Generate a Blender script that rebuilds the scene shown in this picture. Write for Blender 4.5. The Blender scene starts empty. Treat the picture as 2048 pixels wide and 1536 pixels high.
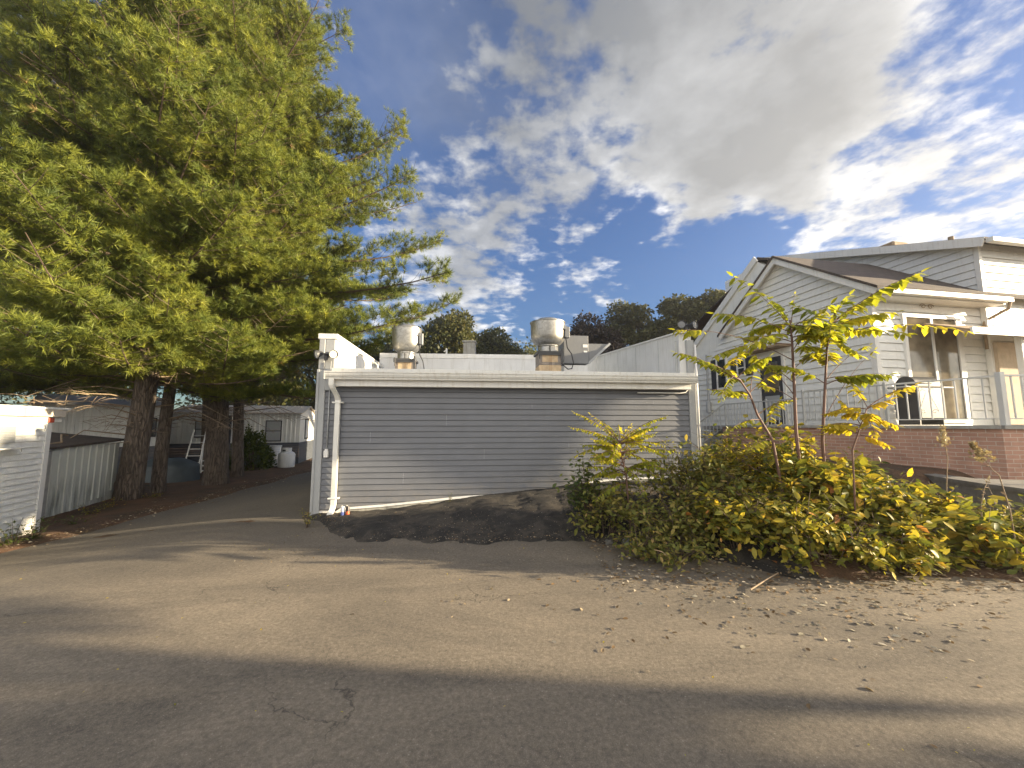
import bpy, math, random
import numpy as np
from mathutils import Vector, Matrix
R = math.radians
rnd = random.Random(7)
npr = np.random.default_rng(11)
SC = bpy.context.scene
COL = SC.collection

# ------------------------------------------------------------------ camera
F, W2, H2 = 780.0, 1024.0, 768.0
PITCH = R(6.0)
EYE = Vector((0, 0, 1.6))
cam = bpy.data.cameras.new("camera"); cam_o = bpy.data.objects.new("camera", cam)
COL.objects.link(cam_o); SC.camera = cam_o
cam.sensor_width = 36; cam.lens = F / 2048 * 36; cam.clip_end = 3000; cam.clip_start = 0.05
cam_o.location = EYE; cam_o.rotation_euler = (R(90) + PITCH, 0, 0)

def at(px, py, Y):
    """world point seen at photo pixel (px, py) at world depth Y"""
    dx, dy = (px - W2) / F, (H2 - py) / F
    yy = math.cos(PITCH) - dy * math.sin(PITCH); zz = math.sin(PITCH) + dy * math.cos(PITCH)
    k = Y / yy
    return Vector((dx * k, Y, EYE.z + zz * k))

# ------------------------------------------------------------------ terrain height
def sst(a, b, x):
    t = min(1, max(0, (x - a) / (b - a))); return t * t * (3 - 2 * t)
def foot(x):            # where the asphalt stops in front of the bank
    return 5.55 - 1.25 * sst(1.2, 3.2, x) - .35 * sst(4.2, 7, x) + 1.25 * sst(-1.9, -3.55, x) + 0.07 * math.sin(x * 3.1) + 0.04 * math.sin(x * 7.7 + 1) + 0.02 * math.sin(x * 19.0) + 0.015 * math.sin(x * 31.0 + 2)
def zf(x, y):
    left = -0.42 * sst(-3.9, -9.0, x) if x < -3.9 else 0
    s = -0.02 + 0.47 * sst(-3.6, 2.2, x) + 0.25 * sst(2.2, 7.0, x)
    f = foot(x) + 2.0 * sst(3.6, 6.0, x)
    if x < -3.7:
        s *= max(0, 1 - (-3.7 - x) / 0.15)
    up = s * sst(f, f + 1.5, y) + 0.05 * sst(f - .05, f + .25, y) * sst(-3.75, -3.3, x)
    if y > 10 and x < -3.7: up = 0
    far = 0.5 * sst(24, 60, y)
    return left + up + far
def edge_l(y):          # left edge of the drive
    if y < 5.0: return -7.75 - (5.0 - y) * 0.9
    return -7.75 - 1.0 * sst(5, 22, y) - 0.02 * (y - 5) + 0.08 * math.sin(y * 1.9)

# ------------------------------------------------------------------ mesh helpers
def new_mesh_obj(name, verts, faces, mat=None, parent=None, smooth=False):
    me = bpy.data.meshes.new(name)
    me.from_pydata([tuple(v) for v in verts], [], faces)
    me.update()
    if mat: me.materials.append(mat)
    if smooth: me.shade_smooth()
    o = bpy.data.objects.new(name, me); COL.objects.link(o)
    if parent: o.parent = parent
    return o

class MB:
    def __init__(s): s.v = []; s.f = []
    def add(s, vs, fs):
        b = len(s.v); s.v += [tuple(v) for v in vs]; s.f += [tuple(i + b for i in f) for f in fs]; return s
    def box(s, x0, x1, y0, y1, z0, z1):
        return s.add([(x0,y0,z0),(x1,y0,z0),(x1,y1,z0),(x0,y1,z0),(x0,y0,z1),(x1,y0,z1),(x1,y1,z1),(x0,y1,z1)],
              [(0,3,2,1),(4,5,6,7),(0,1,5,4),(1,2,6,5),(2,3,7,6),(3,0,4,7)])
    def bbox(s, x0, x1, y0, y1, z0, z1, b=0.006):
        """box with chamfered edges"""
        X, Y, Z = (x0, x1), (y0, y1), (z0, z1); vs = []; idx = {}
        for i in (0, 1):
            for j in (0, 1):
                for k in (0, 1):
                    sx, sy, sz = (b, -b)[i], (b, -b)[j], (b, -b)[k]
                    for a, p in enumerate(((X[i], Y[j]+sy, Z[k]+sz), (X[i]+sx, Y[j], Z[k]+sz), (X[i]+sx, Y[j]+sy, Z[k]))):
                        idx[i, j, k, a] = len(vs); vs.append(p)
        I = lambda i, j, k, a: idx[i, j, k, a]
        fs = [(I(0,0,0,0),I(0,0,1,0),I(0,1,1,0),I(0,1,0,0)), (I(1,0,0,0),I(1,1,0,0),I(1,1,1,0),I(1,0,1,0)),
              (I(0,0,0,1),I(1,0,0,1),I(1,0,1,1),I(0,0,1,1)), (I(0,1,0,1),I(0,1,1,1),I(1,1,1,1),I(1,1,0,1)),
              (I(0,0,0,2),I(0,1,0,2),I(1,1,0,2),I(1,0,0,2)), (I(0,0,1,2),I(1,0,1,2),I(1,1,1,2),I(0,1,1,2))]
        for j in (0,1):
            for k in (0,1): fs.append((I(0,j,k,1),I(1,j,k,1),I(1,j,k,2),I(0,j,k,2)))
        for i in (0,1):
            for k in (0,1): fs.append((I(i,0,k,0),I(i,1,k,0),I(i,1,k,2),I(i,0,k,2)))
        for i in (0,1):
            for j in (0,1): fs.append((I(i,j,0,0),I(i,j,1,0),I(i,j,1,1),I(i,j,0,1)))
        for i in (0,1):
            for j in (0,1):
                for k in (0,1): fs.append((I(i,j,k,0),I(i,j,k,1),I(i,j,k,2)))
        return s.add(vs, fs)
    def bar(s, a, b, w, h, up=(0,0,1)):
        a, b = Vector(a), Vector(b); d = (b - a).normalized(); up = Vector(up)
        if abs(d.dot(up)) > .99: up = Vector((0,1,0))
        r = d.cross(up).normalized() * w / 2; u = r.cross(d).normalized() * h / 2
        return s.add([a-r-u, a+r-u, a+r+u, a-r+u, b-r-u, b+r-u, b+r+u, b-r+u],
              [(0,1,2,3),(4,7,6,5),(0,4,5,1),(1,5,6,2),(2,6,7,3),(3,7,4,0)])
    def prism(s, poly, thick):
        """poly: list of 3-D points (planar); thick: offset vector"""
        n = len(poly); t = Vector(thick); vs = [Vector(p) for p in poly] + [Vector(p) + t for p in poly]
        return s.add(vs, [tuple(range(n))[::-1], tuple(range(n, 2*n))] + [(i, (i+1) % n, (i+1) % n + n, i+n) for i in range(n)])
    def tube(s, pts, rad, n=8, cap=True):
        pts = [Vector(p) for p in pts]; m = len(pts)
        rad = rad if isinstance(rad, (list, tuple)) else [rad] * m
        b = len(s.v); ref = Vector((0, 0, 1))
        d0 = (pts[1] - pts[0]).normalized()
        if abs(d0.dot(ref)) > .9: ref = Vector((1, 0, 0))
        u = d0.cross(ref).normalized()
        for i, p in enumerate(pts):
            d = (pts[min(i+1, m-1)] - pts[max(i-1, 0)]).normalized()
            u = (u - d * u.dot(d)).normalized(); w = d.cross(u)
            for k in range(n):
                a = 2 * math.pi * k / n
                s.v.append(tuple(p + (u * math.cos(a) + w * math.sin(a)) * rad[i]))
        for i in range(m - 1):
            for k in range(n):
                k2 = (k + 1) % n
                s.f.append((b+i*n+k, b+i*n+k2, b+(i+1)*n+k2, b+(i+1)*n+k))
        if cap:
            s.f.append(tuple(b + k for k in range(n))[::-1]); s.f.append(tuple(b+(m-1)*n+k for k in range(n)))
        return s
    def lathe(s, prof, c=(0,0,0), n=32, axis=None):
        b = len(s.v); c = Vector(c)
        for r, z in prof:
            for k in range(n):
                a = 2 * math.pi * k / n; p = Vector((r*math.cos(a), r*math.sin(a), z))
                if axis is not None: p = axis @ p
                s.v.append(tuple(c + p))
        for i in range(len(prof) - 1):
            for k in range(n):
                k2 = (k+1) % n; s.f.append((b+i*n+k, b+i*n+k2, b+(i+1)*n+k2, b+(i+1)*n+k))
        return s
    def build(s, name, mat, parent=None, smooth=False, bevel=0, auto=False):
        o = new_mesh_obj(name, s.v, s.f, mat, parent, smooth)
        if auto:
            me = o.data; me.shade_smooth()
            me.set_sharp_from_angle(angle=R(35))
        if bevel:
            m = o.modifiers.new("bevel", 'BEVEL'); m.width = bevel; m.segments = 2; m.limit_method = 'ANGLE'; m.angle_limit = R(40)
        return o

def thing(name, label, cat, loc=(0,0,0), rz=0, group=None):
    o = bpy.data.objects.new(name, None); COL.objects.link(o); o.location = loc; o.rotation_euler = (0, 0, rz)
    o["label"] = label; o["category"] = cat; o.empty_display_size = .2
    if group: o["group"] = group
    return o
def tag(o, label, cat, group=None):
    o["label"] = label; o["category"] = cat
    if group: o["group"] = group
    return o
def kind(o, k): o["kind"] = k; return o
def copy_tree(o, parent=None):
    c = o.copy(); COL.objects.link(c); c.parent = parent
    for ch in list(o.children): copy_tree(ch, c)
    return c

# numpy instancing of a small template into one mesh
def scatter(name, tv, tf, pos, M, rndv, mat, parent=None, smooth=False, label=None):
    tv = np.asarray(tv, dtype=np.float32); n = len(pos); k = len(tv)
    pos = np.asarray(pos, np.float32); M = np.asarray(M, np.float32)
    V = np.einsum('nij,kj->nki', M, tv) + pos[:, None, :]
    V = V.reshape(-1, 3)
    fl = len(tf[0]); tfa = np.asarray(tf, np.int32)
    Fc = (tfa[None] + (np.arange(n, dtype=np.int32) * k)[:, None, None]).reshape(-1)
    me = bpy.data.meshes.new(name)
    me.vertices.add(len(V)); me.vertices.foreach_set("co", V.ravel())
    nf = len(Fc) // fl
    me.loops.add(len(Fc)); me.loops.foreach_set("vertex_index", Fc)
    me.polygons.add(nf); me.polygons.foreach_set("loop_start", np.arange(nf, dtype=np.int32) * fl)
    me.update(calc_edges=True)
    a = me.attributes.new("rnd", 'FLOAT', 'POINT'); a.data.foreach_set("value", np.repeat(np.asarray(rndv, np.float32), k))
    if smooth: me.shade_smooth()
    me.materials.append(mat)
    o = bpy.data.objects.new(name, me); COL.objects.link(o)
    if parent: o.parent = parent
    return o
def frames(D, roll=None, scale=None, up=None):
    """matrices with columns (x=dir, y=side, z=normal)"""
    D = np.asarray(D, float); D = D / np.linalg.norm(D, axis=1)[:, None]
    n = len(D)
    U = np.tile(np.array([0, 0, 1.0]), (n, 1)) if up is None else np.asarray(up, float)
    U = U + npr.normal(0, 0.03, (n, 3))
    Y = np.cross(U, D); Y /= np.linalg.norm(Y, axis=1)[:, None] + 1e-9
    Z = np.cross(D, Y)
    if roll is not None:
        c, s_ = np.cos(roll)[:, None], np.sin(roll)[:, None]
        Y, Z = Y * c + Z * s_, -Y * s_ + Z * c
    M = np.stack([D, Y, Z], axis=2)
    if scale is not None: M = M * np.asarray(scale)[:, None, None]
    return M

# ------------------------------------------------------------------ materials
def mat(name):
    m = bpy.data.materials.new(name); m.use_nodes = True
    nt = m.node_tree; b = nt.nodes["Principled BSDF"]; return m, nt, b
def nd(nt, t, **kw):
    n = nt.nodes.new(t)
    for k, v in kw.items():
        if k.startswith("i_"): n.inputs[k[2:].replace("_", " ")].default_value = v
        else: setattr(n, k, v)
    return n
def noise(nt, scale, detail=4, rough=.55, vec=None, dist=0):
    n = nt.nodes.new("ShaderNodeTexNoise"); n.inputs["Scale"].default_value = scale
    n.inputs["Detail"].default_value = detail; n.inputs["Roughness"].default_value = rough; n.inputs["Distortion"].default_value = dist
    if vec is not None: nt.links.new(vec, n.inputs["Vector"])
    return n.outputs["Fac"]
def ramp(nt, fac, stops, interp='LINEAR'):
    r = nt.nodes.new("ShaderNodeValToRGB"); cr = r.color_ramp; cr.interpolation = interp
    while len(cr.elements) < len(stops): cr.elements.new(0.5)
    for e, (p, c) in zip(cr.elements, stops):
        e.position = p; e.color = (c[0], c[1], c[2], 1) if isinstance(c, (tuple, list)) else (c, c, c, 1)
    nt.links.new(fac, r.inputs["Fac"]); return r.outputs["Color"]
def mix(nt, f, a, b, typ='MIX'):
    m = nt.nodes.new("ShaderNodeMix"); m.data_type = 'RGBA'; m.blend_type = typ
    for key, v in ((0, f), (6, a), (7, b)):
        if hasattr(v, "is_linked") or isinstance(v, bpy.types.NodeSocket): nt.links.new(v, m.inputs[key])
        elif key == 0: m.inputs[0].default_value = v
        else: m.inputs[key].default_value = (*v, 1)
    return m.outputs[2]
def math_(nt, op, a, b=0.0, c=0.0, clamp=False):
    m = nt.nodes.new("ShaderNodeMath"); m.operation = op; m.use_clamp = clamp
    for i, v in enumerate((a, b, c)):
        if isinstance(v, bpy.types.NodeSocket): nt.links.new(v, m.inputs[i])
        else: m.inputs[i].default_value = v
    return m.outputs[0]
def bump(nt, b, h, strength=.3, dist=.01):
    n = nt.nodes.new("ShaderNodeBump"); n.inputs["Strength"].default_value = strength; n.inputs["Distance"].default_value = dist
    nt.links.new(h, n.inputs["Height"]); nt.links.new(n.outputs[0], b.inputs["Normal"])
def coord(nt, which="Object", scale=None):
    t = nt.nodes.new("ShaderNodeTexCoord").outputs[which]
    if scale:
        mp = nt.nodes.new("ShaderNodeMapping"); mp.inputs["Scale"].default_value = scale
        nt.links.new(t, mp.inputs["Vector"]); return mp.outputs[0]
    return t

def paint(name, col, rough=.5, var=.12, dirt=(.35,.3,.22), dirt_amt=.25, metal=0, nscale=3, bmp=.05, streak=True):
    m, nt, b = mat(name)
    c = coord(nt)
    n1 = noise(nt, nscale, 6, .6, c)
    lo = tuple(x * (1 - var) for x in col); hi = tuple(min(1, x * (1 + var)) for x in col)
    base = ramp(nt, n1, [(.3, lo), (.7, hi)])
    c2 = coord(nt, scale=(9, 9, .8)) if streak else c
    n2 = ramp(nt, noise(nt, 1.6, 7, .65, c2), [(.52, 0), (.78, 1)])
    f = math_(nt, 'MULTIPLY', n2, dirt_amt)
    base = mix(nt, f, base, tuple(d * x for d, x in zip(dirt, col)) if max(dirt) <= 1 else dirt)
    nt.links.new(base, b.inputs["Base Color"])
    b.inputs["Roughness"].default_value = rough; b.inputs["Metallic"].default_value = metal
    if bmp: bump(nt, b, noise(nt, 40, 4, .6, c), bmp, .004)
    return m

M_white = paint("white_vinyl", (.74,.74,.70), .45, .05, dirt=(.72,.68,.58), dirt_amt=.5)
M_trim = paint("white_trim", (.72,.71,.67), .4, .05, dirt=(.6,.52,.4), dirt_amt=.5)
M_gutter = paint("gutter_white", (.70,.69,.64), .35, .05, dirt=(.5,.42,.3), dirt_amt=.6)
M_grey = paint("grey_vinyl", (.128,.135,.150), .45, .08, dirt=(1.0,.92,.8), dirt_amt=.35)
nt = M_grey.node_tree; b_ = nt.nodes["Principled BSDF"]; old_ = b_.inputs["Base Color"].links[0].from_socket
sz_ = nt.nodes.new("ShaderNodeSeparateXYZ"); nt.links.new(coord(nt), sz_.inputs[0])
hgt = math_(nt, 'SUBTRACT', sz_.outputs[2], math_(nt, 'MULTIPLY', sz_.outputs[0], .085))
spl = math_(nt, 'MULTIPLY', ramp(nt, hgt, [(.0, 1), (.18, .6), (.5, 0)]), ramp(nt, noise(nt, 5, 8, .75, coord(nt, scale=(1, 1, 1.6))), [(.4, 0), (.7, .75)]))
nt.links.new(mix(nt, spl, old_, (.24,.21,.165)), b_.inputs["Base Color"])
M_greytrim = paint("grey_trim", (.34,.35,.35), .5, .06, dirt=(.7,.66,.6), dirt_amt=.4)
M_membrane = paint("roof_membrane", (.66,.66,.64), .6, .07, dirt=(.62,.58,.5), dirt_amt=.6)
M_conc = paint("concrete", (.34,.33,.30), .85, .2, dirt=(.5,.48,.42), dirt_amt=.7, nscale=6, bmp=.4)
M_oldconc = paint("old_concrete", (.17,.16,.14), .9, .25, dirt=(.4,.38,.3), dirt_amt=.8, nscale=5, bmp=.5)
M_rock = paint("rock_stone", (.12,.115,.10), .9, .3, dirt_amt=.4, streak=False, bmp=.4)
M_found = paint("foundation", (.40,.385,.33), .85, .25, dirt=(.3,.28,.22), dirt_amt=.9, nscale=7, bmp=.5)
M_dark = paint("dark_metal", (.05,.05,.05), .45, .2, dirt_amt=.4)
M_hood = paint("grey_hood", (.17,.175,.18), .45, .08, dirt=(.8,.75,.7), dirt_amt=.4)
M_railgrey = paint("grey_rail", (.45,.46,.44), .5, .08, dirt=(.6,.5,.4), dirt_amt=.4)
M_railwhite = paint("white_rail", (.66,.66,.62), .5, .06, dirt=(.6,.45,.35), dirt_amt=.4)
M_skirt = paint("dark_skirting", (.075,.085,.10), .6, .15, dirt_amt=.4)
M_tarp = paint("grey_tarp", (.06,.075,.08), .6, .2, dirt_amt=.3, streak=False)
M_wood = paint("weathered_wood", (.30,.22,.14), .8, .25, dirt_amt=.6)
M_shutter = paint("dark_shutter", (.035,.035,.04), .5, .15, dirt_amt=.2)
M_tank = paint("tank_white", (.68,.68,.66), .35, .05, dirt=(.6,.5,.4), dirt_amt=.5)
M_red = paint("red_tape", (.55,.10,.05), .5, .1)
M_black = paint("black_cable", (.015,.015,.016), .5, .1)
M_stucco = paint("tan_stucco", (.46,.37,.27), .85, .15, dirt=(.7,.6,.5), dirt_amt=.5, nscale=5, bmp=.3)
M_oldwhite = paint("weathered_white_wood", (.55,.49,.40), .8, .15, dirt=(.55,.42,.3), dirt_amt=.9, nscale=5)
M_curbtan = paint("tan_curb", (.48,.36,.22), .7, .25, dirt=(.6,.4,.25), dirt_amt=.9, nscale=8)
M_grease = paint("greasy_metal", (.22,.19,.16), .5, .4, dirt=(.3,.2,.15), dirt_amt=.9, nscale=14)
M_sheet = None

def m_aluminium():
    m, nt, b = mat("spun_aluminium"); c = coord(nt, scale=(1, 1, 1))
    n1 = noise(nt, 9, 7, .65, c, 1.0); n2 = noise(nt, 60, 3, .6, coord(nt, scale=(.3,.3,4)))
    nt.links.new(ramp(nt, n1, [(.3, (.24,.235,.215)), (.7, (.46,.45,.42))]), b.inputs["Base Color"])
    b.inputs["Metallic"].default_value = .9
    nt.links.new(ramp(nt, n1, [(.25, .55), (.75, .3)]), b.inputs["Roughness"]); bump(nt, b, n2, .12, .004); return m
M_alu = m_aluminium()
def m_glass(name, col=(.03,.035,.04), rough=.06):
    m, nt, b = mat(name); n1 = noise(nt, 2.5, 3, .5, coord(nt))
    nt.links.new(ramp(nt, n1, [(.35, tuple(x*.6 for x in col)), (.7, tuple(x*1.8 for x in col))]), b.inputs["Base Color"])
    b.inputs["Roughness"].default_value = rough; b.inputs["IOR"].default_value = 1.5; b.inputs["Specular IOR Level"].default_value = .7
    bump(nt, b, noise(nt, 1.3, 2, .5, coord(nt)), .15, .02); return m
M_glass = m_glass("window_glass"); M_glassc = m_glass("curtained_glass", (.12,.10,.07))
M_lens = m_glass("lamp_lens", (.5,.5,.45), .15)

def m_asphalt():
    m, nt, b = mat("asphalt"); c = coord(nt)
    big = noise(nt, .35, 6, .6, c, .6); mid = noise(nt, 2.2, 6, .65, c); fine = noise(nt, 60, 6, .75, c)
    base = ramp(nt, big, [(.3, (.120,.103,.081)), (.55, (.155,.132,.100)), (.75, (.20,.167,.122))])
    base = mix(nt, math_(nt, 'MULTIPLY', ramp(nt, mid, [(.45, 0), (.75, 1)]), .45), base, (.13,.112,.088))
    vor = nt.nodes.new("ShaderNodeTexVoronoi"); vor.inputs["Scale"].default_value = 150; nt.links.new(c, vor.inputs["Vector"])
    st = ramp(nt, vor.outputs["Distance"], [(.0, 1.6), (.5, .55)])
    base = mix(nt, .8, base, st, 'MULTIPLY')
    stone = nt.nodes.new("ShaderNodeTexVoronoi"); stone.inputs["Scale"].default_value = 38; nt.links.new(c, stone.inputs["Vector"])
    sel = math_(nt, 'MULTIPLY', math_(nt, 'LESS_THAN', stone.outputs["Distance"], .16), math_(nt, 'GREATER_THAN', nt_sep(nt, stone.outputs["Color"]), .80))
    base = mix(nt, math_(nt, 'MULTIPLY', sel, .7), base, (.30,.27,.22))
    stain = ramp(nt, noise(nt, .8, 8, .75, c, 1.5), [(.56, 0), (.66, 1)])
    base = mix(nt, math_(nt, 'MULTIPLY', stain, .45), base, (.085,.075,.062))
    light_mottle = ramp(nt, noise(nt, .55, 7, .7, coord(nt, scale=(.6, 1.6, 1)), .6), [(.36, .15), (.66, 1)])
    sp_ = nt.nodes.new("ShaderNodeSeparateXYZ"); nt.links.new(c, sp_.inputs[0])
    lit_fore = ramp(nt, math_(nt, 'ADD', math_(nt, 'MULTIPLY', sp_.outputs[1], .1), math_(nt, 'MULTIPLY', mid, .12)), [(.50, 1), (.72, 0)])
    base = mix(nt, math_(nt, 'MULTIPLY', math_(nt, 'MULTIPLY', light_mottle, lit_fore), .5), base, (.36,.295,.21))  # forecourt paled like dust: its brighter light is put into the colour
    # cracks
    cw = nt.nodes.new("ShaderNodeTexVoronoi"); cw.feature = 'DISTANCE_TO_EDGE'; cw.inputs["Scale"].default_value = .42
    dv = nt.nodes.new("ShaderNodeVectorMath"); dv.operation = 'ADD'; nt.links.new(c, dv.inputs[0])
    nn = nt.nodes.new("ShaderNodeTexNoise"); nn.inputs["Scale"].default_value = 2.3; nn.inputs["Detail"].default_value = 6; nt.links.new(c, nn.inputs["Vector"])
    nt.links.new(nn.outputs["Color"], dv.inputs[1]); nt.links.new(dv.outputs[0], cw.inputs["Vector"])
    agg = noise(nt, 34, 8, .85, c)
    base = mix(nt, .9, base, ramp(nt, agg, [(.32, .5), (.5, 1.0), (.68, 1.6)]), 'MULTIPLY')
    crack = math_(nt, 'MULTIPLY', ramp(nt, cw.outputs["Distance"], [(.0, 1), (.0035, 0)]), ramp(nt, noise(nt, .5, 2, .5, c), [(.46, 0), (.52, 1)]))
    base = mix(nt, math_(nt, 'MULTIPLY', crack, .65), base, (.02,.018,.015))
    nt.links.new(base, b.inputs["Base Color"]); b.inputs["Roughness"].default_value = .92
    h = math_(nt, 'SUBTRACT', math_(nt, 'ADD', math_(nt, 'MULTIPLY', agg, 1.6), math_(nt, 'MULTIPLY', fine, .6)), crack)
    bump(nt, b, h, .45, .005); return m
def nt_sep(nt, colsock):
    s = nt.nodes.new("ShaderNodeSeparateColor"); nt.links.new(colsock, s.inputs[0]); return s.outputs[0]
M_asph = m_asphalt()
def m_ground(name, stops, sc=1.2, fine=50, speck=None):
    m, nt, b = mat(name); c = coord(nt)
    a = noise(nt, sc, 7, .65, c, .5); f = noise(nt, fine, 4, .7, c)
    base = ramp(nt, a, stops)
    base = mix(nt, .75, base, ramp(nt, f, [(.3, .45), (.7, 1.5)]), 'MULTIPLY')
    if speck:
        v = nt.nodes.new("ShaderNodeTexVoronoi"); v.inputs["Scale"].default_value = 30; nt.links.new(c, v.inputs["Vector"])
        s = math_(nt, 'MULTIPLY', math_(nt, 'LESS_THAN', v.outputs["Distance"], .2), math_(nt, 'GREATER_THAN', nt_sep(nt, v.outputs["Color"]), .9))
        base = mix(nt, s, base, speck)
    nt.links.new(base, b.inputs["Base Color"]); b.inputs["Roughness"].default_value = .95
    bump(nt, b, math_(nt, 'ADD', f, a), .9, .02); return m
M_soil = m_ground("dark_soil", [(.3, (.016,.015,.014)), (.48, (.030,.027,.023)), (.58, (.065,.055,.043)), (.7, (.035,.031,.026)), (.85, (.12,.075,.04))], 3.2, 70, (.22,.2,.17))
M_verge = m_ground("needle_litter", [(.3, (.04,.035,.02)), (.5, (.09,.05,.025)), (.7, (.14,.07,.035)), (.85, (.07,.075,.025))], 1.1, 45, (.2,.12,.06))

def m_brick():
    m, nt, b = mat("red_brick")
    uv = nt.nodes.new("ShaderNodeUVMap").outputs[0]
    br = nt.nodes.new("ShaderNodeTexBrick"); nt.links.new(uv, br.inputs["Vector"])
    br.inputs["Scale"].default_value = 1; br.inputs["Brick Width"].default_value = .21; br.inputs["Row Height"].default_value = .073
    br.inputs["Mortar Size"].default_value = .006; br.inputs["Mortar Smooth"].default_value = .2
    br.inputs["Color1"].default_value = (.47,.27,.195,1); br.inputs["Color2"].default_value = (.40,.22,.16,1); br.inputs["Mortar"].default_value = (.55,.46,.38,1)
    n = noise(nt, 3, 6, .6, uv)
    base = mix(nt, .6, br.outputs["Color"], ramp(nt, n, [(.3, .65), (.7, 1.25)]), 'MULTIPLY')
    nt.links.new(base, b.inputs["Base Color"]); b.inputs["Roughness"].default_value = .9
    inv = math_(nt, 'SUBTRACT', 1, br.outputs["Fac"])
    bump(nt, b, math_(nt, 'ADD', inv, math_(nt, 'MULTIPLY', noise(nt, 60, 4, .6, uv), .3)), .8, .006); return m
M_brick = m_brick()
def m_shingle():
    m, nt, b = mat("roof_shingles"); c = coord(nt)
    br = nt.nodes.new("ShaderNodeTexBrick"); nt.links.new(c, br.inputs["Vector"])
    br.inputs["Scale"].default_value = 1; br.inputs["Brick Width"].default_value = .3; br.inputs["Row Height"].default_value = .12; br.inputs["Mortar Size"].default_value = .006
    br.inputs["Color1"].default_value = (.085,.066,.055,1); br.inputs["Color2"].default_value = (.06,.048,.042,1); br.inputs["Mortar"].default_value = (.025,.02,.018,1)
    base = mix(nt, .6, br.outputs["Color"], ramp(nt, noise(nt, 45, 4, .7, c), [(.3, .6), (.7, 1.5)]), 'MULTIPLY')
    nt.links.new(base, b.inputs["Base Color"]); b.inputs["Roughness"].default_value = .9; bump(nt, b, br.outputs["Fac"], .4, .01); return m
M_shingle = m_shingle()
def m_bark():
    m, nt, b = mat("pine_bark"); c = coord(nt, scale=(7, 7, 1.1))
    n = noise(nt, 2.2, 7, .7, c, .8)
    v = nt.nodes.new("ShaderNodeTexVoronoi"); v.feature = 'DISTANCE_TO_EDGE'; v.inputs["Scale"].default_value = 2.4
    dv = nt.nodes.new("ShaderNodeVectorMath"); dv.operation = 'ADD'; nt.links.new(c, dv.inputs[0])
    nn = nt.nodes.new("ShaderNodeTexNoise"); nn.inputs["Scale"].default_value = 1.5; nt.links.new(c, nn.inputs["Vector"]); nt.links.new(nn.outputs["Color"], dv.inputs[1])
    nt.links.new(dv.outputs[0], v.inputs["Vector"])
    e = ramp(nt, v.outputs["Distance"], [(0, 0), (.16, 1)])
    base = ramp(nt, n, [(.3, (.10,.075,.055)), (.7, (.21,.165,.125))])
    base = mix(nt, .75, base, ramp(nt, e, [(0, .35), (1, 1.1)]), 'MULTIPLY')
    nt.links.new(base, b.inputs["Base Color"]); b.inputs["Roughness"].default_value = .95
    bump(nt, b, math_(nt, 'ADD', e, n), 1.0, .03); return m
M_bark = m_bark()
M_twig = paint("twig_bark", (.10,.07,.05), .85, .25, dirt_amt=.2)
M_deadtwig = paint("dead_twigs", (.27,.20,.13), .85, .25, dirt_amt=.2)
M_stemgreen = paint("sapling_stem", (.16,.09,.07), .7, .25, dirt_amt=.2)

def m_leaf(name, stops, trans=.45, rough=.5, tmul=1.6):
    m, nt, b = mat(name)
    at_ = nt.nodes.new("ShaderNodeAttribute"); at_.attribute_name = "rnd"
    c = coord(nt)
    base = ramp(nt, at_.outputs["Fac"], stops)
    base = mix(nt, .35, base, ramp(nt, noise(nt, 30, 3, .6, c), [(.3, .6), (.7, 1.4)]), 'MULTIPLY')
    nt.links.new(base, b.inputs["Base Color"]); b.inputs["Roughness"].default_value = rough; b.inputs["Specular IOR Level"].default_value = .3
    t = nt.nodes.new("ShaderNodeBsdfTranslucent")
    tm = mix(nt, 1.0, base, (tmul, tmul * .95, tmul * .5), 'MULTIPLY'); nt.links.new(tm, t.inputs["Color"])
    ms = nt.nodes.new("ShaderNodeMixShader"); ms.inputs[0].default_value = trans
    nt.links.new(b.outputs[0], ms.inputs[1]); nt.links.new(t.outputs[0], ms.inputs[2])
    nt.links.new(ms.outputs[0], nt.nodes["Material Output"].inputs[0]); return m
M_needle = m_leaf("pine_needles", [(0, (.060,.092,.022)), (.4, (.135,.168,.030)), (.8, (.27,.285,.042)), (.985, (.32,.31,.06)), (1, (.26,.17,.07))], .27, .5, 1.3)
M_needle2 = m_leaf("bluish_pine_needles", [(0, (.040,.062,.028)), (.5, (.070,.095,.035)), (1, (.11,.13,.045))], .25, .5, 1.2)
M_ail = m_leaf("sapling_leaves", [(0, (.16,.20,.03)), (.35, (.27,.29,.035)), (.7, (.42,.39,.04)), (1, (.56,.46,.05))], .55, .45, 1.5)
M_yellow = m_leaf("yellow_leaves", [(0, (.24,.26,.03)), (.5, (.42,.36,.04)), (1, (.55,.42,.05))], .55, .45, 1.4)
M_shrub = m_leaf("shrub_leaves", [(0, (.11,.14,.026)), (.35, (.20,.20,.034)), (.65, (.33,.28,.042)), (.86, (.46,.37,.05)), (.96, (.52,.30,.06)), (1, (.44,.18,.06))], .4, .5, 1.4)
M_shrub2 = m_leaf("olive_leaves", [(0, (.11,.13,.03)), (.5, (.20,.20,.045)), (.85, (.32,.26,.07)), (1, (.38,.25,.10))], .35, .6, 1.3)
M_green = m_leaf("dark_green_leaves", [(0, (.05,.075,.02)), (.6, (.09,.12,.028)), (1, (.15,.16,.035))], .3, .5, 1.3)
M_far = m_leaf("far_tree_leaves", [(0, (.040,.050,.020)), (.5, (.070,.078,.026)), (.85, (.11,.105,.034)), (1, (.16,.13,.04))], .25, .55, 1.3)
M_far2 = m_leaf("far_purple_leaves", [(0, (.026,.022,.022)), (.6, (.045,.034,.032)), (1, (.075,.06,.045))], .2, .55, 1.2)
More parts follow.
